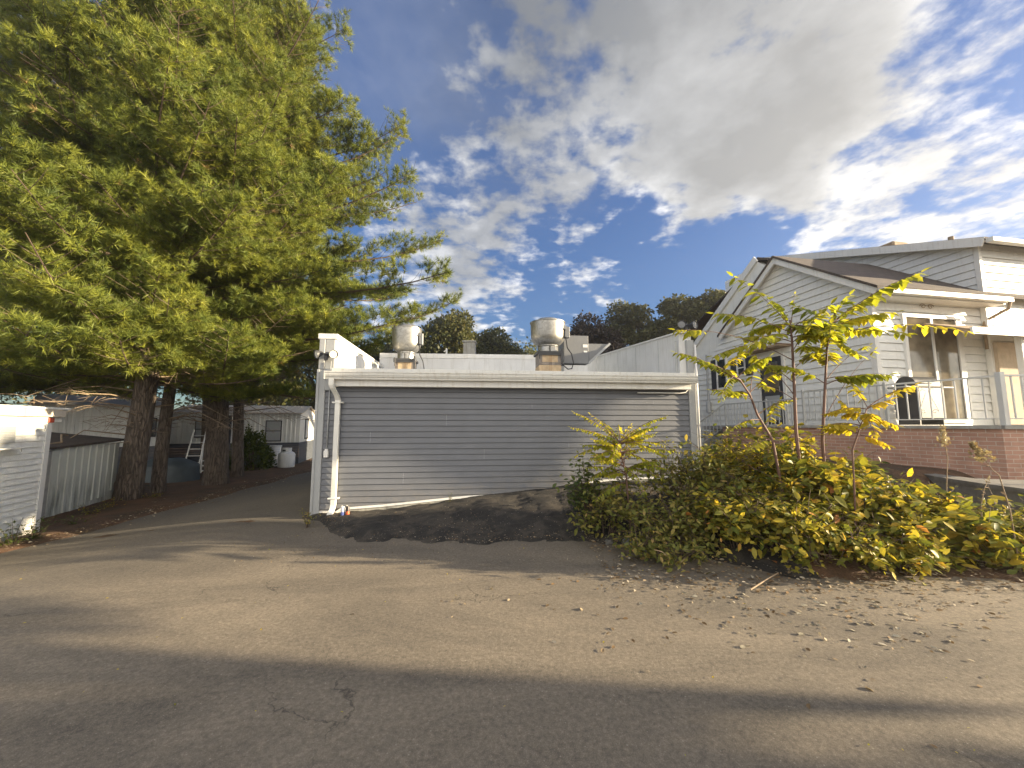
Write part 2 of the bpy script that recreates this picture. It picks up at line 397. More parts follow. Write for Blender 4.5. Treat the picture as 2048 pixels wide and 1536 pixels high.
M_dry = m_leaf("dry_leaves", [(0, (.10,.07,.04)), (.4, (.22,.14,.07)), (.7, (.36,.28,.18)), (1, (.50,.45,.36))], .2, .7, 1.1)

# ------------------------------------------------------------------ world and sun
SUN_A, SUN_E = R(-3.5), R(10.5)          # sun azimuth from +X towards +Y, elevation
SUND = Vector((math.cos(SUN_A)*math.cos(SUN_E), math.sin(SUN_A)*math.cos(SUN_E), math.sin(SUN_E)))
sl = bpy.data.lights.new("sun", 'SUN'); sl.energy = 5.0; sl.angle = R(.55); sl.color = (1, .82, .56)
so = bpy.data.objects.new("sun", sl); COL.objects.link(so); so.rotation_euler = SUND.to_track_quat('Z', 'Y').to_euler(); so.location = (20, 0, 20)

world = bpy.data.worlds.new("World"); SC.world = world; world.use_nodes = True
nt = world.node_tree; bg = nt.nodes["Background"]
sky = nt.nodes.new("ShaderNodeTexSky"); sky.sky_type = 'NISHITA'; sky.sun_disc = False
sky.sun_elevation = SUN_E; sky.sun_rotation = R(90) - SUN_A; sky.air_density = 1.3; sky.dust_density = .6; sky.ozone_density = 2.5
dirn = nt.nodes.new("ShaderNodeTexCoord").outputs["Generated"]
vn = nt.nodes.new("ShaderNodeVectorMath"); vn.operation = 'NORMALIZE'; nt.links.new(dirn, vn.inputs[0]); D = vn.outputs[0]
sep = nt.nodes.new("ShaderNodeSeparateXYZ"); nt.links.new(D, sep.inputs[0])
dz = math_(nt, 'ADD', math_(nt, 'MAXIMUM', sep.outputs[2], 0), .10)
cb = nt.nodes.new("ShaderNodeCombineXYZ")
nt.links.new(math_(nt, 'DIVIDE', sep.outputs[0], dz), cb.inputs[0]); nt.links.new(math_(nt, 'DIVIDE', sep.outputs[1], dz), cb.inputs[1])
Q = cb.outputs[0]
def dirpx(px, py): return (at(px, py, 10) - EYE).normalized()
# gently warped direction used for the outlines of the cloud banks
wn = nt.nodes.new("ShaderNodeTexNoise"); wn.inputs["Scale"].default_value = 2.6; wn.inputs["Detail"].default_value = 5; nt.links.new(Q, wn.inputs["Vector"])
wv = nt.nodes.new("ShaderNodeVectorMath"); wv.operation = 'MULTIPLY_ADD'
nt.links.new(wn.outputs["Color"], wv.inputs[0]); wv.inputs[1].default_value = (.28, .28, .28); nt.links.new(D, wv.inputs[2])
wo = nt.nodes.new("ShaderNodeVectorMath"); wo.operation = 'ADD'; nt.links.new(wv.outputs[0], wo.inputs[0]); wo.inputs[1].default_value = (-.14, -.14, -.14)
DW = wo.outputs[0]
def blob(px, py, rdeg, soft=.5):
    d = dirpx(px, py); v = nt.nodes.new("ShaderNodeVectorMath"); v.operation = 'DISTANCE'
    nt.links.new(DW, v.inputs[0]); v.inputs[1].default_value = d
    r = 2 * math.sin(R(rdeg) / 2)
    mr = nt.nodes.new("ShaderNodeMapRange"); mr.interpolation_type = 'SMOOTHSTEP'
    nt.links.new(v.outputs["Value"], mr.inputs[0]); mr.inputs[1].default_value = r * (1 - soft); mr.inputs[2].default_value = r * (1 + soft)
    mr.inputs[3].default_value = 1; mr.inputs[4].default_value = 0; return mr.outputs[0]
def addw(items):
    acc = None
    for s, w in items:
        t = math_(nt, 'MULTIPLY', s, w); acc = t if acc is None else math_(nt, 'ADD', acc, t)
    return acc
puff = noise(nt, 4.4, 9, .56, Q, .15)
small = noise(nt, 11, 8, .6, Q, .1)
gn = noise(nt, 2.0, 7, .6, Q, .4)
big_grey = math_(nt, 'MAXIMUM', blob(1260, 20, 16, .75), math_(nt, 'MAXIMUM', blob(1430, 190, 13, .5), blob(1330, 320, 7, .6)))
right_bank = math_(nt, 'MAXIMUM', blob(1880, 90, 24, .4), blob(1750, 360, 13, .4))
cov = addw([(big_grey, .205), (right_bank, .085), (blob(1600, 330, 9, .5), .07), (blob(1400, 380, 5, .5), .06), (blob(1200, 370, 4, .5), .05), (blob(900, 400, 9, .6), .10), (blob(1060, 340, 6), .06), (blob(1160, 490, 4, .6), .09), (blob(880, 620, 11, .5), .12),
            (blob(1210, 580, 4, .6), .10), (blob(970, 520, 6, .5), .05), (blob(1950, 460, 9, .4), .05),
            (blob(1330, 510, 8, .35), -.10), (blob(1480, 560, 6, .35), -.10), (blob(720, 250, 9, .4), -.06), (blob(1050, 570, 4, .4), -.03)])
mixn = math_(nt, 'ADD', math_(nt, 'MULTIPLY', puff, .58), math_(nt, 'MULTIPLY', small, .42))
dens = math_(nt, 'ADD', mixn, cov)
mr = nt.nodes.new("ShaderNodeMapRange"); mr.interpolation_type = 'SMOOTHSTEP'; nt.links.new(dens, mr.inputs[0])
mr.inputs[1].default_value = .53; mr.inputs[2].default_value = .72; alpha = mr.outputs[0]
veil = math_(nt, 'MULTIPLY', blob(980, 40, 16, .7), ramp(nt, gn, [(.3, .0), (.65, .38)]))
alpha = math_(nt, 'MAXIMUM', alpha, veil)
thick = math_(nt, 'ADD', math_(nt, 'ADD', math_(nt, 'ADD', dens, .06), math_(nt, 'MULTIPLY', gn, .75)), addw([(big_grey, .20), (blob(1000, 100, 20, .7), .14), (right_bank, -.05), (blob(1330, 330, 9, .7), -.16), (blob(1130, 230, 6, .8), -.10)]))
thick = math_(nt, 'SUBTRACT', thick, math_(nt, 'MULTIPLY', math_(nt, 'ADD', small, puff), .70))
ccol = ramp(nt, thick, [(.18, (.88, .88, .90)), (.31, (.60, .61, .63)), (.46, (.34, .355, .38)), (.70, (.15, .165, .19))])
rightw = blob(2050, 300, 32, .8)
ccol = mix(nt, math_(nt, 'MULTIPLY', rightw, .30), ccol, (.90, .85, .74))
behind = math_(nt, 'MULTIPLY', math_(nt, 'SUBTRACT', .05, sep.outputs[1], clamp=True), 1.4, clamp=True)   # unseen bright cloud deck added behind the viewer to fill the shade
ccol = mix(nt, behind, ccol, (1.5, 1.42, 1.30))
alpha = math_(nt, 'MAXIMUM', alpha, math_(nt, 'MULTIPLY', behind, .85))
skyc = nt.nodes.new("ShaderNodeVectorMath"); skyc.operation = 'SCALE'; nt.links.new(sky.outputs[0], skyc.inputs[0]); skyc.inputs["Scale"].default_value = .10
tint = mix(nt, 1.0, skyc.outputs[0], (.60, .86, 1.40), 'MULTIPLY')
wcol = mix(nt, math_(nt, 'MULTIPLY', alpha, .97), tint, ccol)
nt.links.new(wcol, bg.inputs["Color"]); bg.inputs["Strength"].default_value = 0.37
SC.view_settings.view_transform = 'Standard'; SC.view_settings.look = 'None'; SC.view_settings.exposure = 2.02; SC.view_settings.gamma = 1

# ------------------------------------------------------------------ ground
def nz(x, y, s=1.0):
    return (math.sin(x*1.7*s+.3)*math.cos(y*1.3*s+1.1) + .5*math.sin(x*4.1*s+y*2.3*s) + .35*math.cos(y*6.7*s-x*3.3*s)) / 1.85
def on_asphalt(x, y):
    if y < 6.75 and x < -3.6: return x > edge_l(y)
    if x < -3.66: return x > edge_l(y) and y < 60
    return y < foot(x)
def axis(vals):
    out = []
    for a, b, n in vals: out += [a + (b - a) * i / n for i in range(n)]
    return out + [vals[-1][1]]
xs = axis([(-900,-60,8), (-60,-16,11), (-16,9,260), (9,20,22), (20,60,8), (60,900,8)])
ys = axis([(-300,-10,6), (-10,2,12), (2,14,190), (14,40,26), (40,100,6), (100,1500,8)])
vs = []
for y in ys:
    for x in xs:
        z = zf(x, y)
        d_in = (x - edge_l(y)) if (x < -3.6 and y >= 6.75) else min(x - edge_l(y), foot(x) - y)
        if x > -3.6 and y > 8: d_in = -1
        if y < -14 or y > 60 or abs(x) > 13.5: d_in = -1
        z += .03 - .13 * sst(-.10, .35, d_in + .05 * nz(x, y, 2.2)) if abs(x) < 30 and y < 61 else 0
        if d_in < 0 and abs(x) < 30 and y < 40: z += .02 * nz(x, y, 1.5) * sst(0, -.4, d_in) + .05 * sst(0, .5, edge_l(y) - x)
        if -3.6 < x < 3.2 and foot(x) - .1 < y < 8: z += .012*nz(x, y, 6.0) + .010*rnd.uniform(-1, 1)
        vs.append((x, y, z))
nx = len(xs); fs = [(j*nx+i, j*nx+i+1, (j+1)*nx+i+1, (j+1)*nx+i) for j in range(len(ys)-1) for i in range(nx-1)]
g = new_mesh_obj("ground", vs, fs, M_verge, None, True); kind(g, "structure"); g.data.materials.append(M_soil)
for p in g.data.polygons:
    c = p.center
    if c.x > -3.9 and c.y < 11 and c.x < 3.2: p.material_index = 1
# asphalt: forecourt then driveway, one mesh
vs, fs = [], []
nxa = 220
cols = [-13.0 + 27 * i / nxa for i in range(nxa + 1)]
rows = 90
for j in range(rows + 1):
    t = j / rows
    for x in cols:
        yt = 6.75 if x < -3.6 else foot(x) + .05
        y = -14 + (yt + 14) * (1 - (1 - t) ** 1.6)
        xx = x
        el = edge_l(y)
        if xx < el: xx = el - .0005 * (el - x)
        vs.append((xx, y, zf(xx, y) + .006 + .004 * nz(xx, y)))
for j in range(rows):
    for i in range(nxa): fs.append((j*(nxa+1)+i, j*(nxa+1)+i+1, (j+1)*(nxa+1)+i+1, (j+1)*(nxa+1)+i))
b0 = len(vs); dn = 30
dys = axis([(6.75, 20, 70), (20, 60, 20)])
for y in dys:
    for i in range(dn + 1):
        x = edge_l(y) + (-3.56 - edge_l(y)) * i / dn
        vs.append((x, y, zf(x, y) + .006 + .004 * nz(x, y)))
for j in range(len(dys) - 1):
    for i in range(dn): fs.append((b0+j*(dn+1)+i, b0+j*(dn+1)+i+1, b0+(j+1)*(dn+1)+i+1, b0+(j+1)*(dn+1)+i))
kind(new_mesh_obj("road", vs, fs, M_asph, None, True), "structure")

# ------------------------------------------------------------------ lap siding
def siding(mb, P0, ux, uo, zlo, zhi, lap, lim, proj=.012, seg=.6, wav=.0, seed=0):
    """laps on a wall: P0 origin, ux along, uo outward; lim(z)->(s0,s1)"""
    P0, ux, uo = Vector(P0), Vector(ux), Vector(uo); rr = random.Random(seed)
    k = 0; z = zlo
    while z < zhi - 1e-4:
        z2 = min(z + lap, zhi); a0, a1 = lim(z); b0, b1 = lim(z2)
        if a1 - a0 > .02:
            n = max(1, int((a1 - a0) / seg)); ph = rr.uniform(0, 6)
            bot, top, un = [], [], []
            for i in range(n + 1):
                t = i / n; sa = a0 + (a1-a0)*t; sb = b0 + (b1-b0)*t if b1 > b0 else (b0+b1)/2
                w = wav * (math.sin(sa*2.1+ph) + .6*math.sin(sa*5.3+ph*2) + .3*rr.uniform(-1,1))
                bot.append(P0 + ux*sa + uo*(proj + w) + Vector((0,0,z+lap*.07)))
                top.append(P0 + ux*sb + uo*(.003 + w*.25) + Vector((0,0,z2)))
                un.append(P0 + ux*sa + uo*(-.008) + Vector((0,0,z+lap*.09)))
            m = n + 1
            fs = []
            for i in range(n):
                fs.append((i, i+1, m+i+1, m+i)); fs.append((2*m+i, 2*m+i+1, i+1, i))
            mb.add(bot + top + un, fs)
        z = z2; k += 1
    return mb

# ------------------------------------------------------------------ the low grey building
BR = R(6.0); BO = Vector((-3.50, 7.0, 0)); BW = 7.17
bld = thing("low_building", "low flat-roofed building with dark grey lap siding, white gutter and white parapets", "building", BO, BR)
BMAT = Matrix.Translation(BO) @ Matrix.Rotation(BR, 4, 'Z'); BINV = BMAT.inverted()
def bl(p): return BINV @ Vector(p)
def gz(lx, ly=0):                       # ground height under a local point
    p = BMAT @ Vector((lx, ly, 0)); return zf(p.x, p.y)
def base_line(x):                       # stepped lower edge of the siding
    if x < .55: return .02 + .0 * x
    return None
def bottom(x):
    pts = [(0, -.10), (.18, -.06), (.50, .13), (1.2, .17), (2.6, .29), (4.2, .36), (4.75, .42), (5.0, .52), (5.4, .56), (7.3, .62)]
    for (a, za), (b, zb) in zip(pts, pts[1:]):
        if x <= b: return za + (zb-za)*max(0, (x-a))/(b-a)
    return pts[-1][1]
mb = MB()
lap = .1035; z = -.08; rr = random.Random(3)
zt = 2.33
zs = []
while z < zt: zs.append(z); z += lap
NX = 72
for k, z0 in enumerate(zs):
    z1 = min(z0 + lap, zt); ph = rr.uniform(0, 6); run = []
    def flush(run):
        if len(run) < 2: return
        m = len(run); mb.add([r[0] for r in run] + [r[1] for r in run] + [r[2] for r in run],
            [(i, i+1, m+i+1, m+i) for i in range(m-1)] + [(2*m+i, 2*m+i+1, i+1, i) for i in range(m-1)])
    for i in range(NX + 1):
        x = .12 + (BW - .24) * i / NX; bz = bottom(x) + .02
        if z1 <= bz: flush(run); run = []; continue
        zb = max(z0, bz)
        w = .0016 * (math.sin(x*1.7+ph) + .7*math.sin(x*4.3+ph*2.2)) + .0007*rr.uniform(-1,1)
        pr = .016 * (z1 - zb) / lap + .003
        run.append(((x, -pr-w, zb+.010), (x, -.004-w*.3, z1), (x, .008, zb+.012)))
    flush(run)
mb.build("lap_siding", M_grey, bld)
mb = MB()          # panel seams: short vertical overlaps
for x, zz in ((1.55, .62), (1.55, .72), (3.0, 1.12), (3.0, 1.02), (4.6, .86), (4.6, 1.2), (2.3, 1.75), (2.3, 1.65), (5.7, 1.5), (5.7, 1.4), (3.9, 1.95), (.95, 1.3), (.95, 1.4), (6.3, 2.0)):
    k = math.floor((zz - zs[0]) / lap); zb = zs[0] + k * lap
    mb = MB(); mb.prism([(x-.002,-.0205,zb+.012),(x+.002,-.0205,zb+.012),(x+.002,-.0075,zb+lap),(x-.002,-.0075,zb+lap)], (0,.003,0)); mb.build("siding_seam", M_greytrim, bld)
# walls behind siding
mb = MB(); mb.box(.01, BW-.01, .015, .2, -.6, 2.5)
mb.box(.0, .28, .012, 9, -.6, 2.5); mb.box(BW-.28, BW, .012, 9, -.6, 2.5); mb.box(.01, BW-.01, 8.8, 9, -.6, 2.5); mb.build("wall", M_grey, bld)
sd = MB(); siding(sd, (0,0,0), (0,1,0), (-1,0,0), -.5, 2.5, .1035, lambda z: (.1, 8.9), .012, 1)
sd.build("side_siding", M_grey, bld)
# foundation strip and white starter trim
mb = MB(); tr = MB()
N = 60
pv = []
for i in range(N+1):
    x = .02 + (BW-.04)*i/N; b_ = bottom(x); pv.append((x, b_))
vsb = [(x, -.006, -.5) for x, b_ in pv] + [(x, -.006, b_-.0) for x, b_ in pv]
mb.add(vsb, [(i, i+1, N+1+i+1, N+1+i) for i in range(N)]); mb.build("foundation", M_found, bld)
for (x, b_), (x2, b2) in zip(pv, pv[1:]):
    tr.add([(x,-.026,b_-.012),(x2,-.026,b2-.012),(x2,-.022,b2+.022),(x,-.022,b_+.022),(x,-.004,b_+.026),(x2,-.004,b2+.026)], [(0,1,2,3),(3,2,5,4)])
tr.build("base_trim", M_trim, bld)
mb = MB(); mb.prism([(.13,-.03,-.20),(.13,-.03,.10),(.50,-.03,.10)], (0,.02,0)); mb.build("kick_board", M_trim, bld)
# corner boards
mb = MB(); mb.bbox(-.02, .135, -.035, .10, -.35, 2.60); mb.build("corner_board", M_greytrim, bld)
mb = MB(); mb.bbox(BW-.13, BW+.02, -.035, .10, -.1, 3.30); mb.build("corner_board", M_greytrim, bld)
mb = MB(); mb.bbox(-.015, .03, -.05, -.036, -.34, 2.6); mb.build("corner_bead", M_greytrim, bld)
# parapets
PH = 3.16
mb = MB(); mb.box(.0, .27, .02, 3.75, 2.505, PH); mb.build("parapet", M_trim, bld)
mb = MB(); mb.bbox(-.03, .31, -.03, 3.8, PH, PH+.10); mb.build("parapet_cap", M_trim, bld)
mb = MB(); mb.box(.27, .275, .2, 3.7, 2.52, PH-.002); mb.build("parapet_lining", M_membrane, bld)
mb = MB(); mb.bbox(.0, .10, -.03, .019, 2.605, PH-.003); mb.bbox(.108, .27, -.022, .019, 2.605, PH-.003); mb.build("end_panel", M_greytrim, bld)
def para(x0, x1, y0, y1, z0a, z1a, z0b, z1b):
    return [(x0,y0,z0a),(x1,y0,z0a),(x1,y1,z0b),(x0,y1,z0b),(x0,y0,z1a),(x1,y0,z1a),(x1,y1,z1b),(x0,y1,z1b)]
BF = [(0,3,2,1),(4,5,6,7),(0,1,5,4),(1,2,6,5),(2,3,7,6),(3,0,4,7)]
mb = MB(); mb.add(para(BW-.26, BW-.005, .02, 5.2, 2.505, 3.44, 2.505, 3.86), BF); mb.build("parapet", M_membrane, bld)
mb = MB(); mb.add(para(BW-.29, BW+.02, -.02, 5.25, 3.442, 3.475, 3.862, 3.90), BF); mb.build("parapet_cap", M_trim, bld)
for yy in (.9, 2.1, 3.3, 4.4):
    mb = MB(); mb.bar((BW-.262, yy, 2.6), (BW-.262, yy, 3.4+.08*yy), .006, .01); mb.build("membrane_seam", M_greytrim, bld)
# back parapet (slightly oblique)
A_, B_ = Vector((.20, 3.75, 0)), Vector((BW-.2, 5.2, 0)); dd = (B_-A_).normalized(); nn_ = Vector((-dd.y, dd.x, 0))
def slab(A, B, th, z0, z1a, z1b):
    n = Vector((-(B-A).normalized().y, (B-A).normalized().x, 0)) * th
    return [A+Vector((0,0,z0)), B+Vector((0,0,z0)), B+n+Vector((0,0,z0)), A+n+Vector((0,0,z0)),
            A+Vector((0,0,z1a)), B+Vector((0,0,z1b)), B+n+Vector((0,0,z1b)), A+n+Vector((0,0,z1a))]
mb = MB(); mb.add(slab(A_, B_, .2, 2.5, 3.55, 3.86), BF); mb.build("back_parapet", M_membrane, bld)
mb = MB(); v_ = slab(A_ - nn_*.02, B_ - nn_*.02, .24, 3.47, 3.60, 3.91)
v_[1].z += .31; v_[2].z += .31
mb.add(v_, BF); mb.build("back_parapet_cap", M_trim, bld)
# roof
mb = MB(); mb.add(para(.275, BW-.262, -.10, 9, 2.50, 2.60, 2.50, 2.72), BF); mb.build("roof", M_membrane, bld)
mb = MB(); mb.bbox(.27, BW-.05, -.145, -.102, 2.545, 2.615, .004)
for x in (3.45, 6.25): mb.box(x, x+.02, -.149, -.104, 2.546, 2.622)
mb.build("drip_edge", M_gutter, bld)
# fascia and gutter
mb = MB(); mb.bbox(.30, BW-.16, -.17, .0, 2.285, 2.50, .005); mb.build("fascia", M_trim, bld)
mb = MB(); prof = [(-.171, 2.40), (-.255, 2.40), (-.262, 2.425), (-.262, 2.445), (-.29, 2.47), (-.295, 2.515), (-.305, 2.52), (-.305, 2.54), (-.285, 2.54), (-.28, 2.45), (-.25, 2.415), (-.18, 2.415), (-.171, 2.54)]
gx0, gx1 = .20, BW-.09
n = len(prof); mb.add([(gx0, y, z) for y, z in prof] + [(gx1, y, z) for y, z in prof], [(i, i+1, n+i+1, n+i) for i in range(n-1)])
for gx in (gx0, gx1): mb.box(gx-.002, gx+.002, -.296, -.172, 2.40, 2.53)
mb.build("gutter", M_gutter, bld)
# downspout with offset
mb = MB()
def rect_tube(mb, pts, w, d):
    pts = [Vector(p) for p in pts]; b = len(mb.v)
    for p in pts: mb.v += [tuple(p+Vector((-w/2,-d/2,0))), tuple(p+Vector((w/2,-d/2,0))), tuple(p+Vector((w/2,d/2,0))), tuple(p+Vector((-w/2,d/2,0)))]
    for i in range(len(pts)-1):
        for k in range(4): mb.f.append((b+i*4+k, b+i*4+(k+1)%4, b+i*4+4+(k+1)%4, b+i*4+4+k))
DX = .385
rect_tube(mb, [(DX-.07,-.24,2.41),(DX-.07,-.24,2.30),(DX-.05,-.22,2.24),(DX-.01,-.12,2.12),(DX,-.075,2.04),(DX,-.075,.22),(DX-.01,-.09,.15),(DX-.03,-.16,.05)], .085, .07)
mb.build("downspout", M_gutter, bld, bevel=.006)
for zz in (2.0, .33):
    mb = MB(); mb.bbox(DX-.09, DX+.09, -.119, -.02, zz-.012, zz+.012, .003); mb.build("downspout_strap", M_gutter, bld)
# conduit board and conduit
mb = MB(); mb.bbox(.135, .275, -.045, -.004, 2.22, 2.60); mb.build("mounting_board", M_greytrim, bld)
mb = MB(); mb.tube([(.215,-.03,2.22),(.215,-.03,1.17)], .011, 8); mb.tube([(.225,-.055,2.75),(.225,-.055,2.3)], .008, 8)
mb.build("conduit", M_greytrim, bld, smooth=True)
mb = MB(); mb.bbox(.18, .255, -.085, -.018, 1.03, 1.15, .008); mb.lathe([(.0,.03),(.028,.028),(.03,0)], (.218,-.05,1.15), 12); mb.build("outlet_box", M_trim, bld)
mb = MB(); mb.tube([(BW-.15,-.05,2.36),(BW-.16,-.06,2.30),(BW-.22,-.07,2.24),(BW-.34,-.07,2.22),(BW-1.2,-.06,2.225)], .012, 8); mb.build("cable", M_trim, bld, smooth=True)
mb = MB(); mb.tube([(BW-.30,.1,2.62),(BW-.30,.08,3.3)], .014, 8); mb.build("vent_conduit", M_railgrey, bld)
mb = MB(); mb.tube([(BW+.03,-.06,.9),(BW+.03,-.06,3.2)], .02, 8); mb.build("conduit", M_trim, bld, smooth=True)

# ------------------------------------------------------------------ flood lights
def floodlight(p, rz, label, faces, lens=None):
    t = thing("floodlight", label, "floodlight", p, rz, "twin floodlights on the building corners")
    mb = MB(); mb.lathe([(0,0),(.055,0),(.055,.03),(.03,.05),(0,.05)], (0,-.001,0), 16, Matrix.Rotation(R(90), 3, 'X')); mb.tube([(0,-.04,0),(0,-.09,.02)], .022, 8)
    mb.lathe([(.0,-.05),(.032,-.045),(.034,.03),(.0,.035)], (0,-.08,-.07), 14)
    mb.build("bracket", M_dark, t, auto=True)
    for sx, (dx, dy, dz_) in zip((-1, 1), faces):
        hd = MB(); ax = Vector((dx, dy, dz_)).normalized(); rot = ax.to_track_quat('Z', 'Y').to_matrix()
        c = Vector((sx*.125, -.11, -.0)); hd.tube([(0,-.08,.01), c - ax*.04], .012, 8)
        hd.lathe([(0,-.08),(.035,-.075),(.05,-.04),(.075,.03),(.08,.05),(.072,.05),(.066,.035)], c, 20, rot)
        h = hd.build("lamp_head", M_dark, t, auto=True)
        ln = MB(); ln.lathe([(0,.042),(.068,.036)], c, 20, rot); ln.build("lens", lens or M_lens, h)
    return t
p = BMAT @ Vector((.16, -.04, 2.86)); floodlight(p, BR, "black twin-head floodlight on the corner left of the gutter", [(-.7,-.6,-.3),(.5,-.8,-.2)])
p = BMAT @ Vector((BW-.18, -.06, 3.57)); floodlight(p, BR, "dark twin-head floodlight standing on top of the parapet beside the white house", [(-.3,-.9,.0),(.35,-.9,.0)], M_hood)

# ------------------------------------------------------------------ rooftop exhaust fans
def fan(c, s, label, top, big):
    t = thing("exhaust_fan", label, "exhaust fan", c, BR, "upblast exhaust fans on the roof")
    hb = big
    mb = MB(); mb.bbox(-.29*s, .29*s, -.29*s, .29*s, -.05, .16*hb, .01); mb.build("curb", M_curbtan if big > .9 else M_membrane, t)
    mb = MB(); mb.bbox(-.285*s, .285*s, -.285*s, .285*s, .162*hb, .36*hb, .006); mb.build("duct_collar", M_grease, t)
    mb = MB(); mb.bbox(-.20*s, .20*s, -.292*s, -.286*s, .21*hb, .33*hb, .003); mb.build("access_panel", M_curbtan, t)
    mb = MB(); mb.bbox(-.33*s, .33*s, -.33*s, .33*s, .361*hb, .40*hb, .005); mb.bbox(-.33*s, .33*s, -.33*s, -.318*s, .33*hb, .36*hb, .002)
    mb.bbox(.27*s, .33*s, -.35*s, -.332*s, .20*hb, .44*hb, .002); mb.bbox(-.30*s, -.27*s, -.35*s, -.332*s, .26*hb, .41*hb, .002)
    mb.tube([(.0,-.31*s,.40*hb),(.0,-.31*s,.47*hb)], .012, 8); mb.lathe([(0,-.02),(.02,-.01),(.02,.01),(0,.02)], (0,-.31*s,.48*hb), 10); mb.build("hinge_base", M_dark, t, auto=True)
    z0 = .401*hb; H = top - z0
    mb = MB(); mb.lathe([(.27*s,z0),(.27*s,z0+.14*H),(.26*s,z0+.16*H),(.28*s,z0+.17*H),(.265*s,z0+.22*H),(.265*s,z0+.23*H)], (0,0,0), 40); mb.build("neck", M_alu, t, auto=True)
    mb = MB(); mb.lathe([(.265*s,z0+.20*H),(.34*s,z0+.25*H),(.41*s,z0+.33*H),(.44*s,z0+.45*H),(.452*s,z0+.85*H),(.47*s,z0+.86*H),(.47*s,z0+.875*H),(.44*s,z0+.875*H),(.42*s,z0+.5*H),(.3*s,z0+.40*H)], (0,0,0), 48); mb.build("wind_band", M_alu, t, auto=True)
    mb = MB(); mb.lathe([(.29*s,z0+.6*H),(.29*s,z0+.92*H),(.30*s,z0+.925*H),(.27*s,z0+.97*H),(.15*s,z0+1.0*H),(0,z0+1.0*H)], (0,0,0), 40); mb.build("motor_cap", M_alu, t, auto=True)
    mb = MB(); mb.bbox(.40*s, .53*s, -.26*s, -.12*s, z0+.40*H, z0+.72*H, .01); mb.lathe([(0,0),(.05,.0),(.05,.03),(0,.03)], (.40*s,-.24*s,z0+.68*H), 12, Matrix.Rotation(R(70), 3, 'X')); mb.build("switch_box", M_hood, t)
    mb = MB(); mb.tube([(.42*s,-.26*s,z0+.42*H),(.45*s,-.30*s,z0+.1*H),(.55*s,-.32*s,.36*hb),(.60*s,-.33*s,.20*hb),(.55*s,-.33*s,.10*hb),(.45*s,-.33*s,.09*hb),(.33*s,-.33*s,.16*hb),(.29*s,-.3*s,.2*hb)], .012, 8); mb.build("power_cable", M_black, t, smooth=True)
    return t
D1 = 8.4; b1 = at(1096, 742, D1); t1 = at(1096, 638, D1)
fan((b1.x, D1, 2.66), .83, "larger spun-metal exhaust fan beside the grey intake hood", t1.z - 2.66, 1.25)
D2 = 9.9; b2 = at(812, 738, D2); t2 = at(812, 650, D2)
fan((b2.x, D2, 2.68), .82, "smaller spun-metal exhaust fan near the sunlit left parapet", t2.z - 2.68, 1.45)
# intake hood
D3 = 9.2; c = at(1146, 735, D3); hx = c.x
zt_ = at(1146, 677, D3).z
ih = thing("intake_hood", "dark grey sheet-metal air intake hood with flared inlet behind the larger fan", "rooftop unit", (hx, D3, 2.68), BR)
wv_ = .29; H_ = zt_ - 2.68
mb = MB(); mb.bbox(-wv_*1.0, wv_*.95, -.28, .28, 0, .30, .006); mb.build("curb", M_membrane, ih)
mb = MB(); mb.bbox(-wv_, wv_, -.31, .31, .33, H_, .006); mb.build("housing", M_hood, ih)
mb = MB(); mb.prism([(wv_+.001,-.28,H_*.82),(wv_+.50,-.28,H_*.82),(wv_+.001,-.28,.36)], (0,.56,0)); mb.build("inlet_flare", M_hood, ih)
mb = MB(); mb.bar((wv_+.01,-.295,.35),(wv_+.53,-.295,H_*.83), .02, .05); mb.build("inlet_rim", M_greytrim, ih)
mb = MB(); mb.box(wv_-.13, wv_-.02, -.315, -.3105, H_*.72, H_*.79); mb.build("data_plate", M_trim, ih)
mb = MB(); mb.box(wv_-.11, wv_-.03, -.315, -.3105, H_*.60, H_*.64); mb.build("data_plate", M_trim, ih)
# rear roof bits: chimney block, pipe vent, small hood
D4 = 13; p = at(938, 700, D4)
mb = MB(); mb.bbox(p.x-.2, p.x+.2, D4, D4+.4, 2.4, at(938,684,D4).z, .01); mb.bbox(p.x-.23, p.x+.23, D4-.03, D4+.43, at(938,684,D4).z+.001, at(938,681,D4).z, .005)
tag(mb.build("roof_vent", M_conc, None), "short square concrete flue block behind the rear parapet", "roof vent")
mb = MB(); p = at(893, 700, 12); mb.tube([(p.x,12,2.5),(p.x,12,p.z+.05)], .03, 10); mb.bar((p.x-.08,12,p.z-.06),(p.x+.02,12,p.z+.03), .03, .03)
tag(mb.build("vent_pipe", M_trim, None), "thin white vent pipe sticking up behind the rear parapet", "vent pipe")
mb = MB(); p = at(746, 733, 9.6); mb.tube([(p.x-.1,9.6,p.z-.12),(p.x-.1,9.6,p.z+.03),(p.x-.04,9.6,p.z+.09),(p.x+.06,9.6,p.z+.09),(p.x+.12,9.6,p.z+.02),(p.x+.12,9.6,p.z-.12)], .018, 8)
tag(mb.build("roof_conduit", M_railgrey, None, smooth=True), "small looped conduit on the roof by the left parapet", "conduit")

